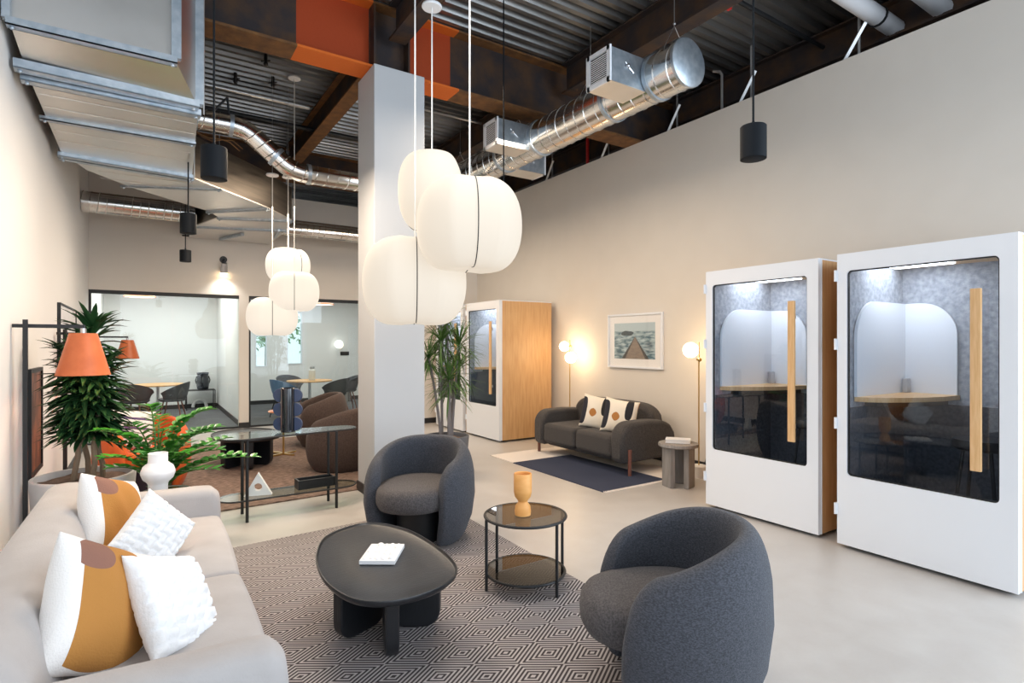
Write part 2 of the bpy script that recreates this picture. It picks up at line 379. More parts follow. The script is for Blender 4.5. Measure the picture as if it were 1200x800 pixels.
def frame_poly(mb, axis, c0, c1, outer, hole):
    """flat panel with a rounded hole: outer, hole are lists of (u,z) with the same count"""
    n = len(outer); f = (lambda u, z, c: (c, u, z)) if axis == 'x' else (lambda u, z, c: (u, c, z))
    vs = [f(*p, c0) for p in outer]+[f(*p, c0) for p in hole]+[f(*p, c1) for p in outer]+[f(*p, c1) for p in hole]
    fs = []
    for i in range(n):
        j = (i+1) % n
        fs += [(i, j, n+j, n+i), (2*n+i, 2*n+j, 3*n+j, 3*n+i), (i, j, 2*n+j, 2*n+i), (n+i, n+j, 3*n+j, 3*n+i)]
    return mb.add(vs, fs)

# ------------------------------------------------------------------ the room
XL, XR, YB, ZW = -.74, 5.72, 11.27, 4.32
struct('floor', MB().box(-1.2, 9.2, -4.2, YB, -.12, 0), 'floor')
struct('floor_office', MB().box(-.74, 5.7, YB, 15.5, -.12, .004), 'carpet')
struct('wall_left', MB().box(XL-.16, XL, -3.6, 15.5, 0, 5.0), 'wall_white')
struct('wall_right', MB().box(XR, XR+.14, .6, 10.14, 0, ZW), 'wall')
struct('wall_back_right', MB().box(4.06, XR, 10.0, 10.14, 0, ZW).box(4.06, 4.2, 10.14, YB+.15, 0, ZW), 'wall')
wb = MB().box(XL, 4.06, YB, YB+.15, 2.42, ZW).box(1.46, 1.62, YB, YB+.15, 0, 2.42).box(3.96, 4.06, YB, YB+.15, 0, 2.42)
struct('wall_back', wb, 'wall')
struct('wall_partition', MB().box(1.50, 1.58, YB+.15, 15.4, .004, 2.8), 'wall_white')
bw = MB()
for (x0, x1, z0, z1) in ((XL, 2.36, 0, 2.8), (2.36, 2.64, 0, .95), (2.36, 2.64, 1.75, 2.8), (2.64, 3.12, 0, 2.8), (3.12, 3.5, 0, 1.0), (3.12, 3.5, 2.35, 2.8), (3.5, 5.7, 0, 2.8)):
    bw.box(x0, x1, 15.4, 15.5, z0, z1)
struct('wall_office', bw, 'wall_white')
struct('wall_office_right', MB().box(5.6, 5.7, 10.2, 15.5, 0, 2.8), 'wall_white')
struct('ceiling_office', MB().box(XL, 5.7, YB+.15, 15.5, 2.8, 2.9), 'white_matt')
for i, (x0, x1, z0, z1) in enumerate(((2.36, 2.64, .95, 1.75), (3.12, 3.5, 1.0, 2.35))):  # the narrow one is added for a pale reflection in the glass
    w = MB().box(x0, x0+.025, 15.38, 15.47, z0, z1).box(x1-.025, x1, 15.38, 15.47, z0, z1).box(x0+.025, x1-.025, 15.38, 15.47, z0, z0+.025).box(x0+.025, x1-.025, 15.38, 15.47, z1-.025, z1)
    o = struct('window_%d' % (i+1), w, 'white'); MB().box(x0+.025, x1-.025, 15.44, 15.45, z0+.025, z1-.025).build('window_pane', 'glass', o)
struct('wall_added_void', MB().box(9.0, 9.15, .6, 16, 0, 5.0).box(XR+.14, 9.0, .45, .6, 0, 5.0).box(XL, 9.0, 15.9, 16, 2.9, 5.0).box(4.2, 9, 10.14, 10.2, 4.0, 5), 'void')  # dark walls added to close the void and keep daylight out
# corrugated roof deck, ribs run across the room
pts = []; y = -3.6
while y < 16:
    pts += [(y, 5.0), (y+.055, 5.0), (y+.075, 5.055), (y+.13, 5.055)]; y += .15
d = MB(); k = len(pts)
d.add([(-.95, p[0], p[1]) for p in pts]+[(9.1, p[0], p[1]) for p in pts]+[(-.95, p[0], 5.12) for p in pts]+[(9.1, p[0], 5.12) for p in pts],
      [(i, i+1, k+i+1, k+i) for i in range(k-1)]+[(2*k+i, 2*k+i+1, 3*k+i+1, 3*k+i) for i in range(k-1)])
struct('ceiling', d, 'deck', sharp=20)
# baseboards
for n, b in (('baseboard_back', (1.45, 1.63, YB-.015, YB, 0, .10)), ('baseboard_back_right', (4.05, XR, 9.985, 10.0, 0, .10)), ('baseboard_left', (XL, XL+.012, -3.6, YB-.02, 0, .10)),
             ('baseboard_right', (XR-.012, XR, .7, 9.98, 0, .10)), ('baseboard_office', (XL, 5.6, 15.385, 15.4, .004, .10)), ('baseboard_partition', (1.485, 1.50, YB+.16, 15.38, .004, .10))):
    struct(n, MB().box(*b), 'black_base')
# column
struct('column', MB().box(1.90, 2.44, 5.36, 5.86, 0, 4.31), 'column', bevel=.008, seg=2)
struct('baseboard_column', MB().box(1.888, 2.452, 5.348, 5.872, 0, .10), 'black_base')
# glass fronts
def glazing(n, x0, x1, joints):
    fr = MB().box(x0, x1, YB+.03, YB+.09, 2.36, 2.42).box(x0, x0+.035, YB+.03, YB+.09, .004, 2.36).box(x0+.035, x1, YB+.03, YB+.09, .004, .03)
    o = struct('window_%d' % n, fr, 'black')
    xs = [x0+.035]+joints+[x1]
    for a, b in zip(xs, xs[1:]): MB().box(a+.004, b-.004, YB+.055, YB+.065, .03, 2.36).build('window_pane', 'glass', o)
glazing(3, XL, 1.46, [.42]); glazing(4, 1.62, 3.96, [2.6])

# ------------------------------------------------------------------ structural steel
def painted(name, base, prim, ranges):
    m = base.copy(); m.name = name; nt = m.node_tree; b = nt.nodes['Principled BSDF']
    x, y, z = xyz(nt); src = b.inputs['Base Color'].links[0].from_socket; c = src
    for a, e in ranges:
        f = math_node(nt, 'MULTIPLY', math_node(nt, 'GREATER_THAN', x, a), math_node(nt, 'LESS_THAN', x, e))
        c = mixc(nt, f, c, prim)
    nt.links.new(c, b.inputs['Base Color']); return m
M['girder_web'] = painted('girder_web_steel', M['rust'], (.40, .058, .012), ((1.22, 1.93), (2.34, 2.86)))
M['girder_flange'] = painted('girder_flange_steel', M['rust_edge'], (.70, .15, .016), ((1.2, 1.93), (2.34, 2.9)))
def ibeam(name, label, axis, a, b, c, z0, z1, w, mw='rust', mf='rust_edge', stiff=()):
    t = thing(name, label, 'beam', (a, c, z0) if axis == 'x' else (c, a, z0)); L = b-a; h = z1-z0
    def bx(u0, u1, v0, v1, q0, q1, nm, m):
        mb = MB().box(u0, u1, v0, v1, q0, q1) if axis == 'x' else MB().box(v0, v1, u0, u1, q0, q1)
        o = mb.build(nm, m, t)
        if axis == 'x': # keep world x in the paint pattern
            for v in o.data.vertices: v.co.x += a
            o.location.x = -a
        return o
    bx(0, L, -.012, .012, .025, h-.02, 'web', mw)
    bx(0, L, -w/2, w/2, 0, .025, 'bottom_flange', mf); bx(0, L, -w/2, w/2, h-.02, h, 'top_flange', mf)
    for s in stiff: bx(s-a-.01, s-a+.01, -w/2+.01, -.012, .025, h-.02, 'stiffener', mw)
    return t
ibeam('steel_girder', 'deep rusty steel girder with orange primer patches resting on the column', 'x', -.9, 8.9, 5.62, 4.32, 4.99, .30, 'girder_web', 'girder_flange', (1.95, 2.32))
ibeam('steel_girder', 'rusty girder over the back glass offices, half hidden behind ducts', 'x', -.9, 8.9, 10.55, 4.45, 4.99, .26)
for x, z, l1, l2 in ((2.17, 4.62, 'rusty roof beam ending in the girder above the large lanterns', 'rusty roof beam running back from the column top'),
                 (4.40, 4.62, 'rusty roof beam above the big spiral duct, nearest the camera', 'rusty roof beam over the spiral duct beyond the girder'),
                 (6.35, 4.62, 'rusty beam above the top edge of the right wall, near stretch', 'rusty beam behind the far stretch of the right wall top')):
    ibeam('steel_beam', l1, 'y', -3.5, 5.44, x, z, 4.99, .18, 'rust', 'rust')
    ibeam('steel_beam', l2, 'y', 5.79, 10.4, x, z, 4.99, .18, 'rust', 'rust_edge' if x < 3 else 'rust')

# pipes, conduits and braces above the walls
def pipe(name, label, cat, p, r, m, bands=0, group=None):
    t = MB().tube(p, r, 14).build(name, m); tag(t, label, cat, group)
    if bands:
        a, b = Vector(p[0]), Vector(p[-1])
        for i in range(bands):
            q = a.lerp(b, (i+.5)/bands); dr = (b-a).normalized()
            MB().tube([q-dr*.012, q+dr*.012], r+.012, 14).build('pipe_clamp', 'black', t)
    return t
pipe('insulated_pipe', 'fat white wrapped pipe at top right, the left one of two', 'pipe', [(3.0, 2.60, 4.72), (8.9, 2.60, 4.72)], .085, 'pipe_white', 7)
pipe('insulated_pipe', 'fat white wrapped pipe at top right, nearest the frame corner', 'pipe', [(3.0, 2.20, 4.72), (8.9, 2.20, 4.72)], .085, 'pipe_white', 6)
t = pipe('black_pipe', 'thin black pipe with a red fitting above the right pendant', 'pipe', [(3.6, 3.32, 4.85), (8.9, 3.32, 4.85)], .022, 'black')
MB().sphere((4.62, 3.32, 4.85), .05).box(4.57, 4.67, 3.30, 3.34, 4.72, 4.85).build('pipe_valve', 'red', t)
pipe('sprinkler_pipe', 'vertical red sprinkler pipe behind the right wall top', 'pipe', [(6.0, 6.9, 4.0), (6.0, 6.9, 4.99)], .025, 'red')
pipe('conduit_pipe', 'pale galvanised conduit crossing the deck above the bent spiral duct', 'pipe', [(-.6, 8.15, 4.86), (1.95, 8.15, 4.86)], .035, 'conduit')
pipe('black_pipe', 'black pipe crossing the deck behind the pale conduit', 'pipe', [(-.6, 8.75, 4.78), (4.2, 8.75, 4.78)], .035, 'black')
pipe('conduit_pipe', 'thin conduit under the deck beyond the girder, right of the column', 'pipe', [(2.3, 7.4, 4.9), (4.3, 7.4, 4.9)], .022, 'conduit')
pipe('conduit_pipe', 'bent grey conduit rising from the right wall top beside a brace', 'pipe', [(5.82, 4.25, 4.2), (5.82, 4.25, 4.78), (5.82, 4.28, 4.83), (5.80, 4.36, 4.86)], .016, 'conduit')
for y, lb in ((2.95, 'nearest the top right corner'), (4.12, 'beside the bent conduit'), (5.2, 'right of the round duct cap'), (6.5, 'beside the red pipe'), (7.9, 'farthest along the wall')):
    tag(MB().tube([(5.84, y, 4.22), (5.84, y-.30, 4.66)], .02, 4).tube([(5.88, y-.22, 4.22), (5.88, y-.22, 4.99)], .013, 6).build('wall_brace', 'conduit'), 'steel angle brace above the right wall, '+lb, 'brace', 'braces above the right wall')

# ------------------------------------------------------------------ rectangular duct at the left
dt = thing('rectangular_duct', 'big galvanised rectangular air duct under the ceiling at left', 'duct', (0, 5, 3.38))
def dp(mb, n, m, par=dt, **k):
    o = mb.build(n, m, par, **k); o.matrix_parent_inverse = Matrix.Translation((0, -5, -3.38)); return o
plan = [(-.66, 5.0), (.36, 5.0), (.45, 7.15), (1.40, 8.17), (1.85, 8.8), (1.95, 9.6), (1.95, 11.2), (.66, 11.2), (.66, 10.1), (.92, 9.2), (.77, 8.85), (-.07, 8.04), (-.5, 7.45), (-.66, 6.9)]
dp(MB().prism(plan, 3.40, 3.87), 'duct_body', 'galv_shaded', sharp=25)
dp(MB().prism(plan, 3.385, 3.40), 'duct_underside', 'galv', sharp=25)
# riser with its flared foot
dp(MB().add([(-.70, 4.65, 3.56), (.19, 4.65, 3.56), (.36, 5.0, 3.39), (-.66, 5.0, 3.39), (-.70, 4.65, 4.98), (.19, 4.65, 4.98), (.36, 5.0, 4.98), (-.66, 5.0, 4.98)],
            [(0, 1, 2, 3), (0, 1, 5, 4), (1, 2, 6, 5), (2, 3, 7, 6), (3, 0, 4, 7), (4, 5, 6, 7)]), 'duct_riser', 'galv', sharp=20)
# blue-grey angle flanges
def flange(p, q, w=.05, h=.05, lip=True):
    a, b = Vector(p), Vector(q); dr = (b-a).normalized(); nrm = Vector((dr.y, -dr.x, 0))
    mb = MB(); 
    def bar(o0, o1, z0, z1): mb.add([a+nrm*o+Vector((0, 0, z)) for z in (z0, z1) for o in (o0, o1)]+[b+nrm*o+Vector((0, 0, z)) for z in (z0, z1) for o in (o0, o1)], [(0, 1, 3, 2), (4, 5, 7, 6), (0, 1, 5, 4), (2, 3, 7, 6), (0, 2, 6, 4), (1, 3, 7, 5)])
    bar(-w/2, w/2, -h, -h+.008)
    if lip: bar(w/2-.008, w/2, -h, 0); bar(-w/2, -w/2+.008, -h, 0)
    for k in (0.03, .97):
        c = a.lerp(b, k); mb.sphere((c.x, c.y, c.z-h-.005), .014, 8, 6)
    dp(mb, 'duct_flange', 'galv_blue')
flange((-.71, 4.62, 3.565), (.20, 4.62, 3.565), .07, .05); flange((-.72, 4.93, 3.43), (.36, 4.99, 3.43), .10, .06); flange((-.70, 5.05, 3.39), (.38, 5.08, 3.39), .09, .05)
flange((-.70, 5.88, 3.385), (.40, 5.88, 3.385), .06, .03); flange((-.69, 6.90, 3.385), (.45, 7.05, 3.385), .08, .04); flange((-.69, 7.00, 3.385), (.46, 7.16, 3.385), .08, .04)
flange((-.22, 7.95, 3.385), (.78, 7.48, 3.385), .04, .02); flange((.74, 8.86, 3.385), (1.42, 8.18, 3.385), .05, .03); flange((.90, 9.21, 3.385), (1.87, 8.80, 3.385), .04, .03); flange((.64, 10.1, 3.385), (1.97, 9.62, 3.385), .05, .03)
for b_ in ((.165, .225, 4.60, 4.65, 3.56, 4.98), (.33, .39, 4.95, 5.03, 3.40, 4.98), (-.73, -.69, 4.60, 4.65, 3.56, 4.98)): dp(MB().box(*b_), 'corner_angle', 'galv_blue')
for yy in (5.35, 5.62, 6.2, 6.5): dp(MB().tube([(-.64, yy, 3.384), (.38, yy+.02, 3.384)], .006, 6), 'stiffening_seam', 'galv')
for yy in (7.4, 7.7): dp(MB().tube([(-.4, yy, 3.384), (.65, yy+.0, 3.384)], .005, 6), 'stiffening_seam', 'galv')
for (x, y) in ((-.69, 5.05), (.40, 5.05), (-.69, 7.0), (.47, 7.1), (1.0, 9.9), (1.98, 9.8)): dp(MB().tube([(x, y, 3.36), (x, y, 4.99)], .006, 6), 'hanger_rod', 'conduit')
dp(MB().obox((1.25, 10.6, 3.36), (.05, .75, .04), .35), 'support_channel', 'galv_blue'); dp(MB().obox((1.85, 9.9, 3.36), (.04, .7, .04), -.1), 'support_channel', 'galv_blue')

# ------------------------------------------------------------------ spiral ducts
def spiral(name, label, path, r, pitch=.13, cap=False, collars=(), n=28):
    """round duct with raised seams along the path"""
    P = [Vector(p) for p in path]; t = thing(name, label, 'duct', P[0])
    inv = Matrix.Translation(-P[0])
    def put(mb, n_, m): o = mb.build(n_, m, t, sharp=50); o.matrix_parent_inverse = inv; return o
    put(MB().tube(P, r, n), 'duct_pipe', 'spiral')
    # helical lock seam
    L = [0]
    for a, b in zip(P, P[1:]): L.append(L[-1]+(b-a).length)
    def at(s):
        s = max(0, min(L[-1]-1e-6, s))
        for i in range(len(P)-1):
            if s <= L[i+1]: return P[i].lerp(P[i+1], (s-L[i])/(L[i+1]-L[i])), (P[i+1]-P[i]).normalized()
        return P[-1], (P[-1]-P[-2]).normalized()
    pts = []; N = int(L[-1]/pitch*20)
    for k in range(N+1):
        s = L[-1]*k/N; c, d_ = at(s); c2, d2 = at(s+.03); d_ = (d_+d2).normalized()
        a = d_.cross(Vector((0, 0, 1))).normalized(); b = a.cross(d_); ang = 2*PI*s/pitch
        pts.append(c+(a*math.cos(ang)+b*math.sin(ang))*(r+.001))
    put(MB().tube(pts, .0065, 5), 'spiral_seam', 'spiral')
    if cap:
        d_ = (P[0]-P[1]).normalized(); put(MB().tube([P[0]-d_*.03, P[0]-d_*.025, P[0]+d_*.005, P[0]+d_*.02], [r+.001, r+.012, r+.012, r-.01], n), 'end_cap', 'galv_blue')
    for s in collars:
        c, d_ = at(s); put(MB().tube([c-d_*.02, c+d_*.02], r+.012, n), 'collar', 'galv_blue')
    return t, put
def arc(p, q, s, steps=6):
    """smooth corner at q between p and s"""
    p, q, s = map(Vector, (p, q, s)); return [((1-k/steps)**2)*p+2*(k/steps)*(1-k/steps)*q+(k/steps)**2*s for k in range(steps+1)]
t, put = spiral('spiral_duct', 'big silver spiral duct with round end cap and square grilles along right ceiling', [(4.06, 3.31, 4.05), (4.06, 9.95, 4.05)], .205, .16, True, (.35, .95, 2.2, 3.0), 32)
for (x0, x1, y0, y1) in ((3.48, 3.92, 3.69, 3.99), (3.48, 3.92, 5.59, 5.89), (4.20, 4.66, 6.27, 6.57)):
    s = -1 if x0 < 4 else 1; xg = x0 if s < 0 else x1
    bx = put(MB().box(x0, x1, y0, y1, 3.90, 4.20), 'grille_box', 'galv_blue')
    put(MB().box(x0, x1, y0, y1, 3.893, 3.90), 'grille_box_underside', 'galv')
    put(MB().box(min(xg, xg+s*.02), max(xg, xg+s*.02), y0-.01, y0+.035, 3.89, 4.21).box(min(xg, xg+s*.02), max(xg, xg+s*.02), y1-.035, y1+.01, 3.89, 4.21).box(min(xg, xg+s*.02), max(xg, xg+s*.02), y0, y1, 3.89, 3.93).box(min(xg, xg+s*.02), max(xg, xg+s*.02), y0, y1, 4.17, 4.21), 'grille_frame', 'white')
    lv = MB(); k = 3.945
    while k < 4.165: lv.obox((xg+s*.008, (y0+y1)/2, k), (.022, y1-y0-.05, .006), 0, 0, s*.6); k += .0185
    put(lv, 'grille_louvres', 'white')
    put(MB().box(min(xg, xg+s*.002), max(xg, xg+s*.002), y0+.03, y1-.03, 3.92, 4.18), 'grille_back', 'black')
    if s < 0 or True:
        xm = (x0+x1)/2; put(MB().tube([(xm-.02, y0-.012, 4.07), (xm+.05, y0-.012, 4.02)], .009, 6).sphere((xm-.02, y0-.012, 4.07), .022, 10, 8).tube([(xm-.05, y0-.010, 4.10), (xm+.01, y0-.010, 4.04)], .006, 6), 'damper_lever', 'steel')
for y in (3.45, 4.6, 6.0, 7.6):
    put(MB().tube([(4.06-.205, y, 4.05), (4.06-.15, y, 4.22), (4.06, y+.02, 4.45), (4.06+.15, y, 4.22), (4.06+.205, y, 4.05)], .004, 6).tube([(4.06, y+.02, 4.45), (4.06, y+.02, 4.99)], .004, 6).sphere((4.06, y+.02, 4.47), .014, 8, 6), 'hanger_wire', 'steel')
pth = [(.42, 6.95, 3.98), (.80, 6.95, 3.98)]+arc((.80, 6.95, 3.98), (.97, 6.95, 3.98), (1.09, 6.95, 3.87))+arc((1.36, 6.95, 3.66), (1.47, 6.95, 3.57), (1.64, 6.95, 3.57))+[(2.6, 6.95, 3.57), (3.84, 6.95, 3.57)]
pth = [p for i, p in enumerate([Vector(q) for q in pth]) if i == 0 or (Vector(p)-Vector(pth[i-1])).length > 1e-3]
t, put = spiral('spiral_duct', 'silver spiral duct with a double bend left of the column', pth, .108, .13, False, (.05, .40, .95, 1.35))
put(MB().tube([(.62, 6.95, 4.07), (.78, 6.95, 4.28)], .012, 6).tube([(.78, 6.95, 4.28), (.80, 6.95, 4.08)], .012, 6), 'black_hanger', 'black')
spiral('spiral_duct', 'spiral duct along the back wall at far left, entering the big duct', [(-.73, 9.98, 3.56), (.66, 9.98, 3.56)], .15, .10)
spiral('spiral_duct', 'upper of two parallel spiral ducts right of the big duct', [(1.95, 10.55, 3.66), (4.03, 10.55, 3.66)], .10, .10)
spiral('spiral_duct', 'lower of two parallel spiral ducts right of the big duct', [(1.95, 10.05, 3.49), (4.03, 10.05, 3.49)], .11, .10)

# ------------------------------------------------------------------ acoustic booths
def make_pod(loc, label, hinges=True):
    t = thing('phone_booth', label, 'phone booth', loc, group='office phone booths')
    D, Wd, H = 1.02, 1.06, 2.225
    sh = MB().box(.055, D, 0, .03, .03, H-.01).box(.055, D, Wd-.03, Wd, .03, H-.01).box(D-.03, D, .03, Wd-.03, .03, H-.01).box(.055, D-.03, .03, Wd-.03, H-.05, H-.01)
    sh.build('booth_shell', 'oak', t)
    MB().box(.035, D, -.003, Wd+.003, H-.01, H).box(.045, .055, -.004, .03, .03, H-.01).box(.045, .055, Wd-.03, Wd+.004, .03, H-.01).box(.045, .055, .03, Wd-.03, H-.05, H-.01).build('edge_trim', 'white', t)
    MB().box(.06, D-.03, .03, Wd-.03, .03, .08).build('booth_floor', 'carpet', t)
    f = MB().box(D-.055, D-.03, .03, Wd-.03, .08, H-.05).box(.06, D-.055, .03, .055, .08, H-.05).box(.06, D-.055, Wd-.055, Wd-.03, .08, H-.05)
    f.build('felt_lining', 'felt', t)
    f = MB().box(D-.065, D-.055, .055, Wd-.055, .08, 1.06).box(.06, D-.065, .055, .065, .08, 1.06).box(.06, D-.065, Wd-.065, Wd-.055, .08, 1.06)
    f.build('lower_felt_shade', 'felt_shaded', t)  # darker sheets paint in the shade below the desk
    # door
    hole = rrect(.90, 1.54, .03, 5, .54, 1.325); nq = 6; outer = []
    for i, (sx, sy) in enumerate(((1, 1), (-1, 1), (-1, -1), (1, -1))): outer += [(.53+sx*.53, 1.1275+sy*1.0975)]*nq
    # distinct outer points along the edges
    o2 = []
    for i, (u, z) in enumerate(outer):
        c = hole[i]; o2.append((u, z))
    fp = MB(); n = len(hole)
    cs = [(1.06, 2.225), (0, 2.225), (0, .03), (1.06, .03)]
    vs = []; 
    for x in (0, .045):
        vs += [(x, u, z) for u, z in hole]+[(x, u, z) for u, z in cs]
    m = n+4; fs = []
    for side in (0, 1):
        b0 = side*m
        for q in range(4):
            for k in range(nq-1): fs.append((b0+q*nq+k, b0+q*nq+k+1, b0+n+q))
            fs.append((b0+q*nq+nq-1, b0+((q+1) % 4)*nq, b0+n+(q+1) % 4, b0+n+q))
    for i in range(n): fs.append((i, (i+1) % n, m+(i+1) % n, m+i))
    for q in range(4): fs.append((n+q, n+(q+1) % 4, m+n+(q+1) % 4, m+n+q))
    fp.add(vs, fs)
    dr = fp.build('door', 'white', t, sharp=30)
    MB().box(.018, .026, .09, .99, .555, 2.095).build('door_glass', 'glass_pod', dr)
    g = MB(); hin = rrect(.884, 1.524, .025, 5, .54, 1.325); frame_poly(g, 'x', .012, .032, hole, hin); g.build('glass_gasket', 'black', dr)
    MB().box(-.055, -.03, .165, .222, .745, 1.895).build('door_handle', 'oak_light', dr, bevel=.004, seg=2)
    MB().box(-.03, 0, .18, .20, .85, .89).box(-.03, 0, .18, .20, 1.75, 1.79).build('handle_bracket', 'steel', dr)
    if hinges:
        for z in (.25, .9, 1.5, 2.02):
            MB().box(-.012, .05, Wd-.004, Wd+.014, z, z+.085).tube([(-.012, Wd+.008, z), (-.012, Wd+.008, z+.085)], .009, 10).build('hinge', 'white', dr)
    # inside: arched white boards, corner desk, light
    def arched(w, h, r):
        return [(0, 0), (w, 0), (w, h-r)]+[(w-r+r*math.cos(a), h-r+r*math.sin(a)) for a in [PI/2*k/10 for k in range(1, 11)]]+[(0, h)]
    a = MB(); a.wallpoly([(.965-u, 1.14+z) for u, z in arched(.84, .74, .30)], 'y', Wd-.085, Wd-.062)
    a.wallpoly([(Wd-.085-u, 1.14+z) for u, z in arched(.36, .74, .26)], 'x', .938, .96); a.build('arched_backboard', 'white', t, sharp=20)
    dk = [(.955, Wd-.068), (.13, Wd-.068)]+[(.13+.42*math.sin(k/10*PI/2)**1.2+.38*(k/10), (Wd-.068)-.39*math.sin(k/10*PI/2)) for k in range(1, 11)]
    dk = [(.955, Wd-.068), (.12, Wd-.068), (.14, .90), (.22, .82), (.36, .74), (.52, .67), (.70, .62), (.955, .60)]
    MB().prism(dk, 1.105, 1.14).build('corner_desk', 'oak_light', t, sharp=30)
    MB().prism([((x-.955)*.8+.955, (y-Wd+.068)*.8+Wd-.068) for x, y in dk], 1.06, 1.105).build('desk_underframe', 'black', t, sharp=30)
    MB().box(.84, .91, Wd-.14, Wd-.10, 1.14, 1.26).build('socket_tower', 'steel', t, bevel=.008)
    MB().box(.30, .80, .58, .98, H-.062, H-.05).build('booth_light', 'panel_light', t)
    MB().box(.2, .9, .2, .42, H-.06, H-.05).build('ceiling_slat_panel', 'oak', t)
    for x in (.10, .92):
        for y in (.06, 1.0): MB().tube([(x, y, 0), (x, y, .03)], .025, 12).build('levelling_foot', 'black', t)
    MB().box(.12, D-.08, .03, Wd-.03, .01, .03).build('plinth', 'black', t)
    return t
make_pod((4.42, 1.15, 0), 'white-fronted glass phone booth at far right, largest and nearest')
make_pod((4.465, 2.378, 0), 'white-fronted glass phone booth left of the nearest one, beside globe lamp')
make_pod((4.62, 7.39, 0), 'phone booth with lit oak side panel beside the dark sofa')
make_pod((4.62, 8.575, 0), 'phone booth half hidden behind the spiky plant, farthest one')
for (x, y, lb) in ((4.98, 1.50, 'black backless stool inside the nearest phone booth'), (5.02, 2.72, 'black backless stool inside the second phone booth')):
    t = thing('bar_stool', lb, 'stool', (x, y, .08), group='stools in the booths')
    MB().lathe([(0.02, .71), (.15, .712), (.17, .73), (.172, .76), (.16, .785), (.02, .79)], 28).build('seat', 'black_soft', t)
    for k in range(4):
        a = PI/4+k*PI/2; MB().tube([(.11*math.cos(a), .11*math.sin(a), .72), (.20*math.cos(a), .20*math.sin(a), 0)], .012, 8).build('leg', 'black', t)
    MB().tube([(.165*math.cos(k*PI/12), .165*math.sin(k*PI/12), .26) for k in range(24)], .008, 6, closed=True).build('footrest', 'black', t)

# ------------------------------------------------------------------ rugs
def rug(name, label, poly, m, z=.012, fringe=None):
    cx = sum(p[0] for p in poly)/len(poly); cy = sum(p[1] for p in poly)/len(poly)
    pts = [(x-cx, y-cy) for x, y in poly]
    o = MB().prism(pts, 0, z).build(name, m, loc=(cx, cy, .001)); return tag(o, label, 'rug')
rug('area_rug', 'large charcoal and cream diamond patterned rug under the oval coffee table', [(-.25, .9), (2.33, .9), (2.40, 4.82), (.1, 4.64)], 'rug')
rug('area_rug', 'brown woven rug in the back seating area behind the glass console', [(-.4, 5.73), (3.2, 5.90), (3.2, 9.75), (-.4, 9.55)], 'rug_brown')
t = thing('flatweave_rug', 'navy blue rug with cream border and fringe under the dark sofa', 'rug', (4.62, 5.45, 0))
MB().box(-.63, .32, -1.10, .59, 0, .010).build('blue_field', 'rug_blue', t)
MB().box(-.63, .32, .59, 1.14, 0, .010).box(.32, .78, -1.10, 1.14, 0, .010).build('cream_field', 'rug_white', t)
fr = MB()
for i in range(60):
    x = -.62+i*1.39/59; a = random.uniform(-.3, .3)
    for s, y0 in ((-1, -1.10), (1, 1.14)): fr.tube([(x, y0, .006), (x+a*.03, y0+s*.05, .004)], .005, 4)
fr.build('fringe', 'rug_white', t)['kind'] = 'stuff'

# ------------------------------------------------------------------ cushions
def cushion_mb(w, h, d, n=18, ear=.05):
    mb = MB()
    def side(s):
        g = []
        for i in range(n+1):
            for j in range(n+1):
                u = -1+2*i/n; v = -1+2*j/n
                e = 1-ear*2*(1-(abs(u)**2.2))*(abs(v)**6); e2 = 1-ear*2*(1-(abs(v)**2.2))*(abs(u)**6)
                t_ = max(0, (1-abs(u)**2.6)*(1-abs(v)**2.6))**.55
                g.append((u*w/2*e2, s*d/2*t_+.004*math.sin(9*u+5*v)*t_, v*h/2*e))
        return g
    a = side(-1); b = side(1); k = n+1; fs = []
    for i in range(n):
        for j in range(n):
            q = i*k+j; fs += [(q, q+1, q+k+1, q+k), (k*k+q, k*k+q+k, k*k+q+k+1, k*k+q+1)]
    mb.add(a+b, fs); return mb
def place(o, loc, normal, spin):
    """local -Y (the front of the cushion) looks along normal, then spin about it"""
    nrm = Vector(normal).normalized(); q = nrm.to_track_quat('-Y', 'Z')
    o.location = loc; o.rotation_euler = (q @ Euler((0, math.radians(spin), 0)).to_quaternion()).to_euler()
def weld(o, d=.0008):
    bm = bmesh.new(); bm.from_mesh(o.data); bmesh.ops.remove_doubles(bm, verts=bm.verts, dist=d); bmesh.ops.recalc_face_normals(bm, faces=bm.faces); bm.to_mesh(o.data); bm.free()
def cushion(name, label, m, w, h, d, loc, normal, spin, group=None, sub=1):
    o = cushion_mb(w, h, d).build(name, m, sharp=180, sub=sub); weld(o); place(o, loc, normal, spin); return tag(o, label, 'cushion', group)
def braided(label, w, loc, normal, spin):
    n = 60; mb = MB(); k = n+1
    vs = []
    for s in (-1, 1):
        for i in range(k):
            for j in range(k):
                u = -1+2*i/n; v = -1+2*j/n
                t_ = max(0, (1-abs(u)**2.6)*(1-abs(v)**2.6))**.55
                # basket weave relief of fat strands
                a = (u+1)*4; b = (v+1)*4; over = (int(a)+int(b)) % 2
                rel = (math.sin(PI*(a % 1)) if over else math.sin(PI*(b % 1)))*.016
                e = 1-.10*(1-abs(u)**2.2)*abs(v)**6; e2 = 1-.10*(1-abs(v)**2.2)*abs(u)**6
                vs.append((u*w/2*e2, s*(.062*t_+rel*min(1, t_*3)*(1 if s < 0 else .2)), v*w/2*e))
    fs = []
    for i in range(n):
        for j in range(n):
            q = i*k+j; fs += [(q, q+1, q+k+1, q+k), (k*k+q, k*k+q+k, k*k+q+k+1, k*k+q+1)]
    mb.add(vs, fs); o = mb.build('braided_cushion', 'braid', sharp=180); weld(o); place(o, loc, normal, spin); return tag(o, label, 'cushion')

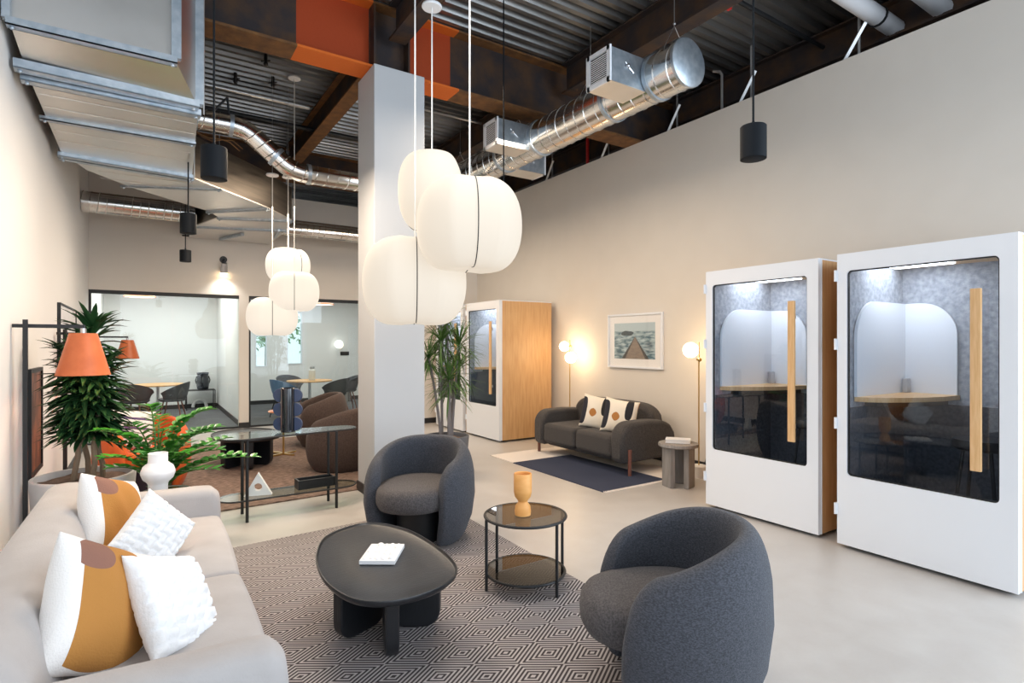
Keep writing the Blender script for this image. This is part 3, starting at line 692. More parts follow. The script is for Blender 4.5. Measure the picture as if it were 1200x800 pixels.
# ------------------------------------------------------------------ pale sofa on the left (faces +X)
def sofa_light():
    t = thing('sofa', 'long light grey upholstered sofa with rounded arms in the left foreground', 'sofa', (-.125, 3.06, .013), PI/2-math.radians(1.0))
    L = 1.22
    def ring(yf, z):
        return yf, z
    # back: loft along the length with a fat rounded section leaning back
    secs = []
    for i in range(25):
        x = -L+2*L*i/24; e = abs(x)/L; k = math.sqrt(max(0, 1-max(0, (e-.88)/.12)**2)) if e > .88 else 1
        k = max(k, .05); sec = []
        for j in range(28):
            a = 2*PI*j/28; ca, sa = math.cos(a), math.sin(a)
            sx = math.copysign(abs(ca)**.62, ca)*.142*(.45+.55*k); sz = math.copysign(abs(sa)**.7, sa)*.272*(.55+.45*k)
            zz = .455+sz-.02*(1-k); sec.append((x*1.0, .225+sx+(zz-.45)*.14, zz))
        secs.append(sec)
    MB().loft(secs).build('backrest', 'sofa_light', t, sharp=60)
    MB().box(-L+.04, L-.04, -.50, .30, .12, .27).build('seat_base', 'sofa_light', t, bevel=.05, seg=4)
    for a, b in ((-L+.13, -.003), (.003, L-.13)):
        mb = MB(); n = 14; g = []
        for s in (0, 1):
            for i in range(n+1):
                for j in range(n+1):
                    u = -1+2*i/n; v = -1+2*j/n
                    puff = .030*(max(0, (1-u**4)*(1-v**4)))**.5; x = (a+b)/2+u*(b-a)/2; y = -.175+v*.35-.012*(1-u*u)*(v < -.9)
                    g.append((x, y, (.415+puff) if s else .262))
        k = n+1; fs = []
        for i in range(n):
            for j in range(n):
                q = i*k+j; fs += [(q, q+1, q+k+1, q+k), (k*k+q, k*k+q+k, k*k+q+k+1, k*k+q+1)]
        for i in range(n):
            fs += [(i*k, (i+1)*k, k*k+(i+1)*k, k*k+i*k), (i*k+n, k*k+i*k+n, k*k+(i+1)*k+n, (i+1)*k+n), (i, k*k+i, k*k+i+1, i+1), (n*k+i, n*k+i+1, k*k+n*k+i+1, k*k+n*k+i)]
        mb.add(g, fs).build('seat_cushion', 'sofa_light', t, bevel=.030, seg=4)
    for s in (-1, 1):
        # arm: slab with soft outline sweeping up into the back
        secs = []
        for q, (w, dz) in enumerate(((-.085, -.06), (-.078, -.025), (-.055, -.006), (0, 0), (.055, -.006), (.078, -.025), (.085, -.06))):
            prof = [(-.525-dz*1.0*0+(-dz)*.8*1, .14-dz*.2), (-.535-dz*.8, .34), (-.53-dz*.9, .52+dz*.6), (-.50-dz*.6, .575+dz*.9), (-.44, .598+dz), (-.2, .602+dz), (.05, .61+dz), (.18, .62+dz), (.27, .60+dz), (.31+dz*.8, .52), (.30+dz*.8, .14-dz*.2)]
            cp = [tuple(p) for p in catmull([(y, z) for y, z in prof], 4)]
            secs.append([(s*(L-.085)+w, y, max(z, .13)) for y, z in cp])
        MB().loft(secs).build('armrest', 'sofa_light', t, sharp=70)
        for y in (-.42, .24): MB().tube([(s*(L-.12), y, .14), (s*(L-.10), y, 0)], [.022, .014], 12).build('leg', 'walnut', t)
    return t
sofa_light()
cushion('cushion', 'cream cushion with rust shape, propped at the far end of pale sofa', 'pillow_rust', .46, .46, .17, (-.135, 3.60, .635), (.86, -.42, .27), 20, sub=1)
cushion('cushion', 'cream cushion with rust shape nearest the camera on pale sofa', 'pillow_rust', .47, .47, .18, (-.125, 2.43, .622), (.80, -.52, .28), 32, sub=1)
braided('white braided cushion standing on its corner at far end of pale sofa', .33, (.045, 3.36, .585), (.55, -.80, .22), 48)
braided('white braided cushion slumped against the near arm of pale sofa', .40, (.095, 2.49, .560), (.78, -.38, .50), 24)

# ------------------------------------------------------------------ tub chairs
def tub(name, label, loc, face, body='tub', seat='tub_seat', group=None, hback=.73, harm=.60, R=.43, th_max=132):
    t = thing(name, label, 'armchair', loc, facing(*face), group)
    secs = []; N = 96; n = 40
    for i in range(N+1):
        f = -1+2*i/N; th = math.radians(th_max)*f; af = abs(f)
        # closing of the arm front (rounded nose)
        e = 1-af; nose = min(1, e/.16); kk = math.sqrt(max(0, 1-(1-nose)**2)) if nose < 1 else 1; kk = max(kk, .06)
        blend = .5+.5*math.cos(PI*min(1, af)**1.55)
        top = harm+(hback-harm)*blend-.16*(1-kk)
        dx, dy = math.sin(th), math.cos(th)
        Rx, Ry = R, R*1.0
        base = .83
        sec = []
        half = .062*(.55+.45*kk)
        for j in range(n):
            a = 2*PI*j/n; ca, sa = math.cos(a), math.sin(a)
            zz = top/2+math.copysign(abs(sa)**.42, sa)*top/2*(.86+.14*kk) - (0 if sa > 0 else 0)
            zz = max(zz, 0.0); q = zz/top
            bulge = base+(1.0-base)*math.sin(min(1, q/.55)*PI/2)-.10*max(0, (q-.55)/.45)**2
            rr = (R*bulge-.062)+math.copysign(abs(ca)**.75, ca)*half*(1.0 if q > .2 else .9)
            px = rr*dx; py = rr*dy
            if dy < 0: py = -rr*abs(dy)*1.02
            sec.append((px, py, zz))
        secs.append(sec)
    MB().loft(secs).build('tub_shell', body, t, sharp=180)
    # seat cushion: D shaped, projects slightly past the arms
    pts = []
    ri = R-.125
    for k in range(40):
        a = 2*PI*k/40; x = math.sin(a); y = math.cos(a)
        rx = ri*.99 if y > -.2 else ri*.97; ry = ri if y > 0 else (R*.93)
        pts.append((math.copysign(abs(x)**.85, x)*rx, math.copysign(abs(y)**.9, y)*ry))
    prof = [(.80, .27), (.95, .285), (1.0, .32), (1.005, .36), (.99, .405), (.94, .435), (.8, .448), (.5, .456), (.2, .458)]
    MB().loft([[(x*s, y*s, z) for x, y in pts] for s, z in prof]).build('seat_cushion', seat, t, sharp=180)
    MB().loft([[(x*s, y*s*.82+.03, z) for x, y in pts] for s, z in ((.60, .0), (.62, .275))]).build('seat_base', 'plum' if body == 'orange_velvet' else 'black', t, sharp=60)
    return t
A1 = tub('tub_armchair', 'blue-grey tub armchair standing in front of the white column', (1.84, 4.13, .013), (-.74, -.67), hback=.76, R=.437)
tub('tub_armchair', 'blue-grey tub armchair in the right foreground, seen from behind', (1.955, 1.70, .013), (-.8355, .549), hback=.755, R=.425)
tub('tub_armchair', 'dark brown tub armchair beside the column, behind the glass console', (2.05, 6.98, .013), (-.72, .69), 'brown_fabric', 'brown_fabric', 'brown tub armchairs', .76, .60, .45)
tub('tub_armchair', 'dark brown tub armchair farther back, behind the dark blue totem vase', (2.20, 8.75, .013), (-.95, .12), 'brown_fabric', 'brown_fabric', 'brown tub armchairs', .78, .62, .45)
# orange velvet chair
tub('velvet_armchair', 'bright orange velvet tub armchair behind the bushy green plant', (.0, 7.02, .013), (.28, -.96), 'orange_velvet', 'orange_velvet', None, .76, .64, .44, 140)
cushion('cushion', 'cream cushion with thin dark stripes on the orange armchair', 'pillow_stripe', .44, .44, .15, (-.10, 7.00, .66), (.35, -.9, .28), 12)

# ------------------------------------------------------------------ coffee tables
def coffee(label, pts, base, loc, zt=.385):
    t = thing('coffee_table', label, 'coffee table', loc)
    cx, cy, _ = loc; P = catmull([(x-cx, y-cy) for x, y in pts], 6); mx = sum(p[0] for p in P)/len(P); my = sum(p[1] for p in P)/len(P)
    sc = lambda s: [(mx+(x-mx)*s, my+(y-my)*s) for x, y in P]
    rr = [(.88, zt-.042), (.96, zt-.036), (.995, zt-.020), (1.0, zt-.004), (.995, zt), (.982, zt), (.970, zt-.010), (.955, zt-.014), (.5, zt-.014), (.05, zt-.014)]
    MB().loft([[(x, y, z) for x, y in sc(s)] for s, z in rr]).build('tabletop', 'black_soft', t, sharp=50)
    for (a, b, th) in base:
        a = Vector(a)-Vector((cx, cy)); b = Vector(b)-Vector((cx, cy)); dr = (b-a); Ln = dr.length; dr.normalize(); nn = Vector((-dr.y, dr.x))
        prof = [(0, zt-.04)]+[(0, .10)]+[(.09-.09*math.cos(k*PI/12), .09-.09*math.sin(k*PI/12)) for k in range(1, 7)]+[(Ln-.09+.09*math.sin(k*PI/12), .09-.09*math.cos(k*PI/12)) for k in range(0, 7)]+[(Ln, zt-.04)]
        vs = []
        for s in (-th/2, th/2): vs += [(a.x+dr.x*u+nn.x*s, a.y+dr.y*u+nn.y*s, z) for u, z in prof]
        n = len(prof); MB().add(vs, [tuple(range(n))[::-1], tuple(range(n, 2*n))]+[(i, (i+1) % n, n+(i+1) % n, n+i) for i in range(n)]).build('base_panel', 'black_soft', t, bevel=.012, seg=3)
    return t
cpts = [(.79, 3.16), (.93, 3.44), (1.20, 3.53), (1.36, 3.30), (1.40, 2.95), (1.37, 2.62), (1.28, 2.47), (1.13, 2.39), (.94, 2.39), (.81, 2.48), (.75, 2.65), (.74, 2.87)]
coffee('black pebble-shaped coffee table on the diamond rug', cpts, [((.83, 2.90), (1.12, 3.02), .07), ((1.00, 2.57), (1.12, 2.93), .07), ((1.12, 2.93), (1.36, 2.78), .07)], (1.08, 2.92, .013))
fp = [(.70, 7.9), (.85, 8.2), (1.15, 8.28), (1.4, 8.05), (1.48, 7.7), (1.40, 7.35), (1.15, 7.2), (.9, 7.25), (.75, 7.5)]
coffee('black pebble-shaped coffee table on the brown rug, seen through the glass console', fp, [((.80, 7.62), (1.05, 7.82), .07), ((1.08, 7.38), (1.10, 7.75), .07), ((1.12, 7.82), (1.36, 7.60), .07)], (1.1, 7.7, .013), .40)
# white relief block lying on the near coffee table
t = thing('relief_block', 'small white sculpted block with bumpy top on the coffee table', 'ornament', (1.095, 2.955, .386), math.radians(56))
MB().box(-.125, .125, -.095, .095, 0, .022).build('slab', 'white_matt', t, bevel=.003, seg=2)
b = MB()
for i in range(7):
    for j in range(5):
        h = random.uniform(.006, .017); r = random.uniform(.012, .02); b.sphere((-.10+i*.033+random.uniform(-.006, .006), -.068+j*.034, .02), r, 10, 8, (1, 1, h/r))
b.build('carved_relief', 'white_matt', t)

# round side table in two tiers
t = thing('side_table', 'round two-tier smoked glass side table between the blue-grey armchairs', 'side table', (2.035, 2.94, .013))
for z, r, nm in ((.445, .262, 'top'), (.095, .255, 'lower')):
    MB().lathe([(r-.012, z-.006), (r-.012, z+.004)], 48).build(nm+'_glass', 'glass_smoke', t, sharp=30)
    MB().tube([((r-.004)*math.cos(k*2*PI/64), (r-.004)*math.sin(k*2*PI/64), z-.002) for k in range(64)], .009, 8, closed=True).build(nm+'_rim', 'black', t)
for a in (-68, -2, 112, 178):
    a = math.radians(a-10); MB().tube([(.262*math.cos(a), .262*math.sin(a), 0), (.262*math.cos(a), .262*math.sin(a), .440)], .0095, 10).build('leg', 'black', t)
t = MB().lathe([(.040, 0), (.050, .004), (.052, .03), (.047, .062), (.033, .080), (.029, .088), (.034, .098), (.050, .118), (.057, .15), (.057, .262), (.054, .266), (.050, .262), (.049, .14), (.01, .13)], 36).build('vase', 'vase_orange', loc=(2.005, 2.925, .463)); tag(t, 'orange hourglass vase on the round side table', 'vase')

# ------------------------------------------------------------------ glass console
t = thing('console_table', 'slim oval glass console with black legs and lower shelf, left of the column', 'console table', (1.13, 5.46, 0))
up = [(x-1.13, y-5.46) for x, y in stadium(.50, 1.74, 5.46, .215, .125)]; lo = [(x-1.13, y-5.46) for x, y in stadium(.54, 1.74, 5.46, .15, .15)]
for poly, z, nm in ((up, .725, 'top'), (lo, .185, 'lower')):
    MB().prism(poly, z, z+.008).build(nm+'_glass', 'glass_green', t, sharp=30)
    MB().tube([(x, y, z+.001) for x, y in poly], .008, 6, closed=True).build(nm+'_rim', 'black', t)
for x, y in ((-.38, -.15), (-.38, .14), (.39, -.14), (.39, .14)): MB().tube([(x, y, 0), (x, y, .72)], .0135, 12).build('leg', 'black', t)
# objects on it
t = thing('totem_vase', 'tall dark blue glazed vase with three pairs of round discs on the console', 'vase', (1.115, 5.46, .734), math.radians(-33))
MB().lathe([(.06, 0), (.066, .005), (.066, .40), (.060, .405), (.054, .40), (.053, .06), (.01, .05)], 32).build('vase_body', 'totem', t)
for s in (-1, 1):
    for z in (.072, .205, .335):
        MB().tube([(s*.072, -.012, z), (s*.072, .012, z)], [.062, .062], 28).build('disc', 'totem_disc', t, bevel=.004, seg=2)
t = MB(); tri = [(-.115, 0), (.115, 0), (0, .20)]
th = MB(); n = 24; outer = []; hole = []
for k in range(n):
    a = 2*PI*k/n-PI/2; hole.append((.034*math.cos(a), .075+.034*math.sin(a)))
    # ray to triangle
    dx, dz = math.cos(a), math.sin(a); best = 9
    for (x1, z1), (x2, z2) in zip(tri, tri[1:]+tri[:1]):
        ex, ez = x2-x1, z2-z1; den = dx*ez-dz*ex
        if abs(den) < 1e-9: continue
        tt = ((x1)*ez-(z1-.075)*ex)/den; uu = ((x1)*dz-(z1-.075)*dx)/den
        if tt > 0 and -1e-6 <= uu <= 1+1e-6: best = min(best, tt)
    outer.append((dx*best, .075+dz*best))
for c in tri: # snap nearest outer point to each corner
    i = min(range(n), key=lambda q: (outer[q][0]-c[0])**2+(outer[q][1]-c[1])**2); outer[i] = c
frame_poly(th, 'y', -.03, .03, outer, hole)
tag(th.build('triangle_sculpture', 'white_matt', loc=(.86, 5.44, .194), rot=(0, 0, math.radians(-15)), sharp=30), 'white triangle ornament with a round hole on the console shelf', 'ornament')
t = thing('black_tray', 'low black open box on the lower console shelf', 'box', (1.36, 5.47, .194), math.radians(2))
MB().box(-.17, .17, -.07, -.055, 0, .085).box(-.17, .17, .055, .07, 0, .085).box(-.17, -.155, -.055, .055, 0, .085).box(.155, .17, -.055, .055, 0, .085).build('box_sides', 'black', t)
MB().box(-.155, .155, -.055, .055, 0, .01).build('box_bottom', 'black_soft', t)
# small pedestal table with brass foot in the back seating
t = thing('pedestal_table', 'small copper-topped table on a brass crossed foot behind the console', 'side table', (1.62, 8.22, .013))
MB().lathe([(.02, .585), (.19, .59), (.20, .60), (.19, .61), (.02, .61)], 32).build('tabletop', 'copper_top', t); MB().tube([(0, 0, .02), (0, 0, .59)], .014, 10).build('pole', 'brass', t)
for k in range(2): MB().obox((0, 0, .012), (.40, .035, .02), k*PI/2+.5).build('foot_bar', 'brass', t)

# ------------------------------------------------------------------ dark sofa by the right wall (faces -X)
t = thing('sofa', 'charcoal two-seat sofa with rounded arms against the right wall', 'sofa', (5.08, 5.58, .011), facing(-1, 0))
Ls = .885
MB().box(-Ls+.20, Ls-.20, -.40, .30, .13, .26).build('seat_base', 'sofa_dark', t, bevel=.05, seg=4)
for a, b in ((-Ls+.20, -.003), (.003, Ls-.20)): MB().box(a, b, -.455, .20, .17, .44).build('seat_cushion', 'sofa_dark', t, bevel=.06, seg=5)
bk = MB(); prof = []
for k in range(41):
    u = -1+2*k/40; prof.append((u*(Ls-.10), min(.785, .50+.285*(1-abs(u)**6)**.5)))
poly = [(Ls-.16, .20), (-(Ls-.16), .20)]; poly = [(-(Ls-.10), .16)]+prof+[(Ls-.10, .16)]
bk.wallpoly(poly, 'y', .17, .37); bk.build('backrest', 'sofa_dark', t, bevel=.065, seg=5)
for s in (-1, 1):
    prof = [(-.47, .20)]+[(-.47+.20-.20*math.cos(k*PI/16), .42+.19*math.sin(k*PI/16)) for k in range(0, 9)]+[(.0, .615), (.22, .60), (.36, .55), (.44, .44), (.46, .30), (.43, .15), (-.40, .13), (-.45, .15)]
    MB().wallpoly(prof, 'x', s*Ls-s*.22, s*Ls).build('armrest', 'sofa_dark', t, bevel=.07, seg=5)
    MB().tube([(s*(Ls+.005), -.36, 0), (s*(Ls+.005), -.36, .30)], [.020, .024], 14).build('leg', 'walnut', t)
    MB().tube([(s*(Ls-.10), .33, 0), (s*(Ls-.10), .33, .16)], [.016, .022], 12).build('leg', 'walnut', t)
MB().tube([(-Ls+.12, -.36, 0), (-Ls+.12, -.36, .16)], [.018, .022], 12)
cushion('cushion', 'cream cushion with black and rust shapes, left one on charcoal sofa', 'pillow_black', .46, .46, .18, (4.98, 5.54, .64), (-.86, -.50, .20), 8)
cushion('cushion', 'cream cushion with black and rust shapes, right one on charcoal sofa', 'pillow_black', .46, .46, .18, (4.96, 5.10, .635), (-.84, -.52, .22), 8)
# low stool table with a book
t = thing('side_table', 'low round grey wooden side table with slab legs beside charcoal sofa', 'side table', (4.86, 4.10, 0), .3)
MB().lathe([(.02, .43), (.20, .43), (.212, .437), (.214, .455), (.207, .468), (.02, .47)], 40).build('tabletop', 'greystone', t)
for k in range(3):
    a = k*2*PI/3+.5; MB().obox((.125*math.cos(a), .125*math.sin(a), .215), (.06, .16, .43), a).build('leg', 'greystone', t, bevel=.008, seg=2)
t = thing('book', 'thick white book lying on the grey round side table', 'book', (4.88, 4.12, .47), math.radians(-52))
MB().box(-.13, .13, -.085, .085, 0, .004).box(-.13, .13, -.085, .085, .034, .038).box(-.13, .13, .081, .085, .004, .034).build('cover', 'white', t)
MB().box(-.125, .125, -.082, .080, .004, .034).build('pages', 'paper', t)
# picture
t = thing('framed_picture', 'white framed seascape with a wooden boardwalk above charcoal sofa', 'picture', (5.715, 5.577, 1.582), facing(-1, 0))
MB().box(-.515, .515, -.035, 0, -.38, -.355).box(-.515, .515, -.035, 0, .355, .38).box(-.515, -.49, -.035, 0, -.355, .355).box(.49, .515, -.035, 0, -.355, .355).build('frame', 'white', t)
MB().box(-.49, .49, -.018, -.006, -.355, .355).build('mat_board', 'paper', t); MB().box(-.385, .385, -.021, -.018, -.25, .25).build('print', 'seascape', t)
MB().box(-.49, .49, -.029, -.027, -.355, .355).build('picture_glass', 'glass_white', t)
tag(MB().box(-.035, .035, -.008, 0, -.055, .055).box(-.015, .015, -.03, -.008, -.03, 0).build('wall_socket', 'white', loc=(5.715, 4.34, .52), rot=(0, 0, facing(-1, 0)), bevel=.003, seg=2), 'white wall socket with plug beside the right globe lamp', 'socket')
# globe lamps
def globe_lamp(label, loc, globes, h=1.56, knob=1.36):
    t = thing('floor_lamp', label, 'floor lamp', loc)
    MB().lathe([(.02, 0), (.085, 0), (.085, .13), (.075, .14), (.02, .14)], 32).build('base', 'marble', t)
    MB().tube([(0, 0, .14), (0, 0, h)], .008, 10).build('pole', 'brass', t)
    for (dx, dy, z, r) in globes:
        o = MB().sphere((dx, dy, z), r, 28, 18).build('globe_shade', 'globe', t, sharp=180)
        MB().tube([(0, 0, z), (dx*.55, dy*.55, z)], .008, 8).tube([(dx*.2, dy*.2, z), (dx*.42, dy*.42, z)], .022, 14).build('globe_holder', 'brass', t)
    MB().sphere((0, -.012, knob), .024, 12, 8).tube([(-.03, 0, knob), (.03, 0, knob)], .014, 10).build('dimmer_knob', 'brass', t)
    return t
t = globe_lamp('slim brass floor lamp with one lit globe between sofa and booth', (5.38, 4.24, 0), [(-.02, .10, 1.47, .088)])
tag(MB().tube([(5.42, 4.30, .02), (5.50, 4.42, .01), (5.62, 4.36, .05), (5.68, 4.34, .25), (5.69, 4.34, .50)], .005, 6).build('power_cord', 'black'), 'thin black lamp cord running to the wall socket', 'cord')
globe_lamp('slim brass floor lamp with two lit globes beside the oak booth side', (5.50, 6.74, 0), [(-.03, .10, 1.50, .075), (-.04, -.07, 1.33, .085)], 1.60, 1.50)

# ------------------------------------------------------------------ left wall: lamps, pictures, planter
def arm_lamp(label, loc, ang, h=1.71, A=.31):
    t = thing('floor_lamp', label, 'floor lamp', loc, math.radians(ang), 'leather shade floor lamps')
    MB().lathe([(.02, 0), (.12, 0), (.12, .015), (.02, .02)], 28).build('base', 'black', t)
    MB().box(-.013, .013, -.013, .013, .015, h).build('pole', 'black', t)
    MB().box(-.07, A+.01, .013, .035, h-.055, h-.03).build('arm', 'black', t)
    MB().tube([(A, .024, h-.055), (A, .024, h-.11)], .018, 10).build('shade_holder', 'steel', t)
    prof = [(.085, h-.095), (.175, h-.375)]
    MB().lathe([(.082, h-.09), (.160, h-.385), (.157, h-.385), (.079, h-.094)], 40, (A, .024), cap=False).lathe([(.082, h-.09), (.02, h-.088)], 40, (A, .024), cap=False).build('lamp_shade', 'leather', t, sharp=50)
    MB().sphere((A, .024, h-.22), .035, 14, 10).build('bulb', 'disc_light', t)
    MB().tube([(A, .024, h-.255), (A, .024, h-.10)], .012, 8).build('bulb_socket', 'brass', t)
    a = math.radians(ang); point('lamp_bulb', (loc[0]+A*math.cos(a), loc[1]+A*math.sin(a), loc[2]+h-.27), 5, (1, .72, .45), .04)
    return t
arm_lamp('black floor lamp with orange leather shade, nearest, beside the pale planter', (-.665, 4.96, 0), 0)
arm_lamp('black floor lamp with orange leather shade largely hidden behind the leafy plant', (-.655, 7.15, 0), 62, 1.69)
arm_lamp('black floor lamp with small orange shade seen beside the back glass wall', (-.62, 10.75, 0), 0, 1.69, .41)
t = thing('framed_painting', 'dark framed brown painting on the left wall behind the near lamp pole', 'picture', (XL, 5.86, .93), facing(1, 0))
MB().box(-.30, .30, -.03, 0, -.42, -.39).box(-.30, .30, -.03, 0, .39, .42).box(-.30, -.27, -.03, 0, -.39, .39).box(.27, .30, -.03, 0, -.39, .39).build('frame', 'black', t)
MB().box(-.27, .27, -.018, -.004, -.39, .39).build('canvas', 'dark_art', t)
t = thing('framed_painting', 'pale print in a thin frame on the left wall behind the plant', 'picture', (XL, 8.2, 1.57), facing(1, 0))
MB().box(-.83, .83, -.03, 0, -.40, -.38).box(-.83, .83, -.03, 0, .38, .40).box(-.83, -.81, -.03, 0, -.38, .38).box(.81, .83, -.03, 0, -.38, .38).build('frame', 'black', t)
MB().box(-.81, .81, -.018, -.004, -.38, .38).build('canvas', 'pale_art', t)

def planter(label, loc, r, h, m, rb=.8, name='planter'):
    t = thing(name, label, 'planter', loc)
    MB().lathe([(r*rb*.2, 0), (r*rb, 0), (r*(rb+.6*(1-rb)), h*.45), (r, h-.01), (r-.006, h), (r-.028, h), (r-.034, h-.03), (r-.04, h-.09), (.02, h-.09)], 56).build('pot', m, t, sharp=50)
    b = MB(); n = 26; ring = []
    for q in range(7):
        rr = (r-.037)*q/6; ring.append([(max(rr, .004)*math.cos(2*PI*k/n), max(rr, .004)*math.sin(2*PI*k/n), h-.045+random.uniform(-.008, .012)) for k in range(n)])
    b.loft(ring, cap=False).build('soil', 'soil', t, sharp=180)
    return t
def strip(mb, p, d, up, L, w, droop, n=5, fold=.25):
    """one pointed leaf as a curved folded strip"""
    p = Vector(p); d = Vector(d).normalized(); s = d.cross(Vector(up)).normalized()
    if s.length < .1: s = Vector((1, 0, 0))
    vs = []; fs = []; q = p.copy(); dd = d.copy()
    for i in range(n+1):
        f = i/n; ww = w*(math.sin(PI*min(1, f*.82+.16))**.7)*(1 if f < 1 else .0)
        if i == n: ww = .0005
        u = s.cross(dd).normalized()
        vs += [q-s*ww/2+u*ww*fold, q, q+s*ww/2+u*ww*fold]
        dd = (dd+Vector((0, 0, -droop/n))).normalized(); q = q+dd*(L/n)
    for i in range(n):
        a = i*3; fs += [(a, a+1, a+4, a+3), (a+1, a+2, a+5, a+4)]
    mb.add(vs, fs)
rs = random.Random(11)
# compact dracaena in the pale planter
planter('wide pale concrete planter behind the pale sofa', (-.375, 5.36, 0), .33, .55, 'pot', .82)
t = thing('dracaena_plant', 'tall dark green bushy dracaena growing in the wide pale planter', 'plant', (-.375, 5.36, .505))
canes = [((-.07, .02), (.05, .02), 1.17), ((.05, -.06), (.10, -.02), .86), ((.02, .08), (-.06, .09), .95), ((.11, .04), (.06, .00), .70)]
lf = MB()
for (a, b, h) in canes:
    st = MB(); path = [(a[0]+(b[0]-a[0])*k/6+.01*math.sin(k*2), a[1]+(b[1]-a[1])*k/6, h*.93*k/6) for k in range(7)]
    st.tube(path, [.020, .019, .018, .016, .014, .012, .010], 9).build('cane', 'stem', t)
    z = .33
    while z < h:
        f = z/h; x = a[0]+(b[0]-a[0])*f; y = a[1]+(b[1]-a[1])*f
        for q in range(8):
            an = q*PI/4+rs.uniform(-.3, .3)+z*9; el = rs.uniform(.05, .55)+(.6 if z > h-.12 else 0)
            strip(lf, (x, y, z), (math.cos(an)*math.cos(el), math.sin(an)*math.cos(el), math.sin(el)), (0, 0, 1), rs.uniform(.22, .30), .042, rs.uniform(.5, 1.0))
        z += .024
    for q in range(10):
        an = q*PI/5; strip(lf, (b[0], b[1], h), (math.cos(an)*.5, math.sin(an)*.5, .8), (0, 0, 1), .15, .032, .3)
lf.build('foliage', 'leaf_dark', t, sharp=180)
# ZZ plant
planter('dark pot holding the glossy plant behind the sofa corner', (.09, 5.04, 0), .17, .40, 'pot_grey', .85, 'plant_pot')
t = thing('zz_plant', 'glossy bright green plant with arching feathered stems behind white vase', 'plant', (.09, 5.04, .36))
lf = MB(); sp = [(0.0, .34, .66), (.55, .36, .48), (1.0, .42, .36), (1.5, .30, .60), (2.1, .34, .55), (2.7, .40, .46), (3.3, .36, .56), (3.9, .42, .40), (4.5, .36, .42), (5.1, .42, .40), (5.6, .42, .42), (-.30, .66, .34), (.3, .50, .40), (-.6, .46, .38), (1.9, .16, .70), (4.9, .22, .56), (-.05, .40, .52), (5.9, .34, .50), (4.2, .25, .34), (5.3, .28, .30), (3.6, .30, .30), (.2, .20, .60), (2.4, .24, .42), (5.7, .22, .48), (3.0, .20, .50), (.8, .24, .40), (4.7, .44, .28), (5.45, .50, .26), (-.15, .55, .30)]
stm = MB()
for (an, out, up) in sp:
    pts = []; dx, dy = math.cos(an), math.sin(an)
    for k in range(13):
        f = k/12; pts.append(Vector((dx*out*(.12*f+.88*f**1.6), dy*out*(.12*f+.88*f**1.6), up*math.sin(f*PI*.5)**.9+(-.05*f*f if out > .6 else 0))))
    stm.tube(pts, [.010-.0006*k for k in range(13)], 6)
    ln = sum((pts[k+1]-pts[k]).length for k in range(12)); nl = int(ln*.82/.050)
    for q in range(nl):
        if True:
            f = (.18+.82*q/max(1, nl-1))*11.99; k = int(f); p = pts[k].lerp(pts[k+1], f-k); tn = (pts[k+1]-pts[k]).normalized(); sd = tn.cross(Vector((0, 0, 1)))
            sd = sd.normalized() if sd.length > .05 else Vector((1, 0, 0))
            for s in (-1, 1): strip(lf, p, sd*s*1.1+tn*.30+Vector((0, 0, .30)), (0, 0, 1), rs.uniform(.080, .105), .047, .10, 4, .12)
    strip(lf, pts[-1], pts[-1]-pts[-2], (0, 0, 1), .07, .032, .1, 4)
stm.build('stems', 'stem_green', t); lf.build('foliage', 'leaf_zz', t, sharp=180)
# small glass stand with the white vase
t = thing('side_table', 'small round glass-topped stand behind the pale sofa arm', 'side table', (.135, 4.62, 0))
MB().lathe([(.148, .505), (.148, .513)], 40).build('glass_top', 'glass_green', t, sharp=30); MB().tube([(.15*math.cos(k*2*PI/48), .15*math.sin(k*2*PI/48), .512) for k in range(48)], .006, 6, closed=True).build('rim', 'steel', t)
for k in range(3):
    a = k*2*PI/3; MB().tube([(.14*math.cos(a), .14*math.sin(a), .506), (.14*math.cos(a), .14*math.sin(a), 0)], .008, 8).build('leg', 'black', t)
tag(MB().lathe([(.058, 0), (.060, .004), (.060, .060), (.066, .075), (.092, .10), (.105, .135), (.105, .15), (.092, .185), (.064, .208), (.060, .215), (.060, .275), (.054, .275), (.053, .21), (.01, .20)], 40).build('vase', 'ceramic', loc=(.085, 4.60, .514)), 'white bulbous ceramic vase behind the far arm of the pale sofa', 'vase')
# spiky dracaena marginata beside the column
planter('round grey planter right of the column', (3.0, 5.98, 0), .27, .46, 'pot_grey', .8)
t = thing('spiky_dracaena', 'tall thin-stemmed plant with spiky leaf tufts right of the column', 'plant', (3.0, 5.98, .415))
lf = MB()
for (a, b, h) in (((-.07, .0), (-.20, .06), .98), ((-.03, .05), (-.08, -.02), 1.18), ((.04, -.03), (.03, .05), 1.38), ((.09, .03), (.16, -.02), 1.12), ((.06, .06), (.20, .10), .82), ((.0, -.06), (-.02, -.1), .72)):
    path = [(a[0]+(b[0]-a[0])*(k/6)**1.3, a[1]+(b[1]-a[1])*(k/6)**1.3, h*k/6) for k in range(7)]
    MB().tube(path, [.017, .016, .016, .015, .014, .013, .012], 9).build('cane', 'stem_grey', t)
    for q in range(95):
        an = rs.uniform(0, 2*PI); el = rs.uniform(-.35, 1.35); z = h-rs.uniform(0, .20)*(1 if el < .6 else .2)
        strip(lf, (b[0], b[1], z), (math.cos(an)*math.cos(el), math.sin(an)*math.cos(el), math.sin(el)), (0, 0, 1), rs.uniform(.30, .42), .017, rs.uniform(.5, 1.3), 5, .15)
lf.build('foliage', 'leaf_spike', t, sharp=180)

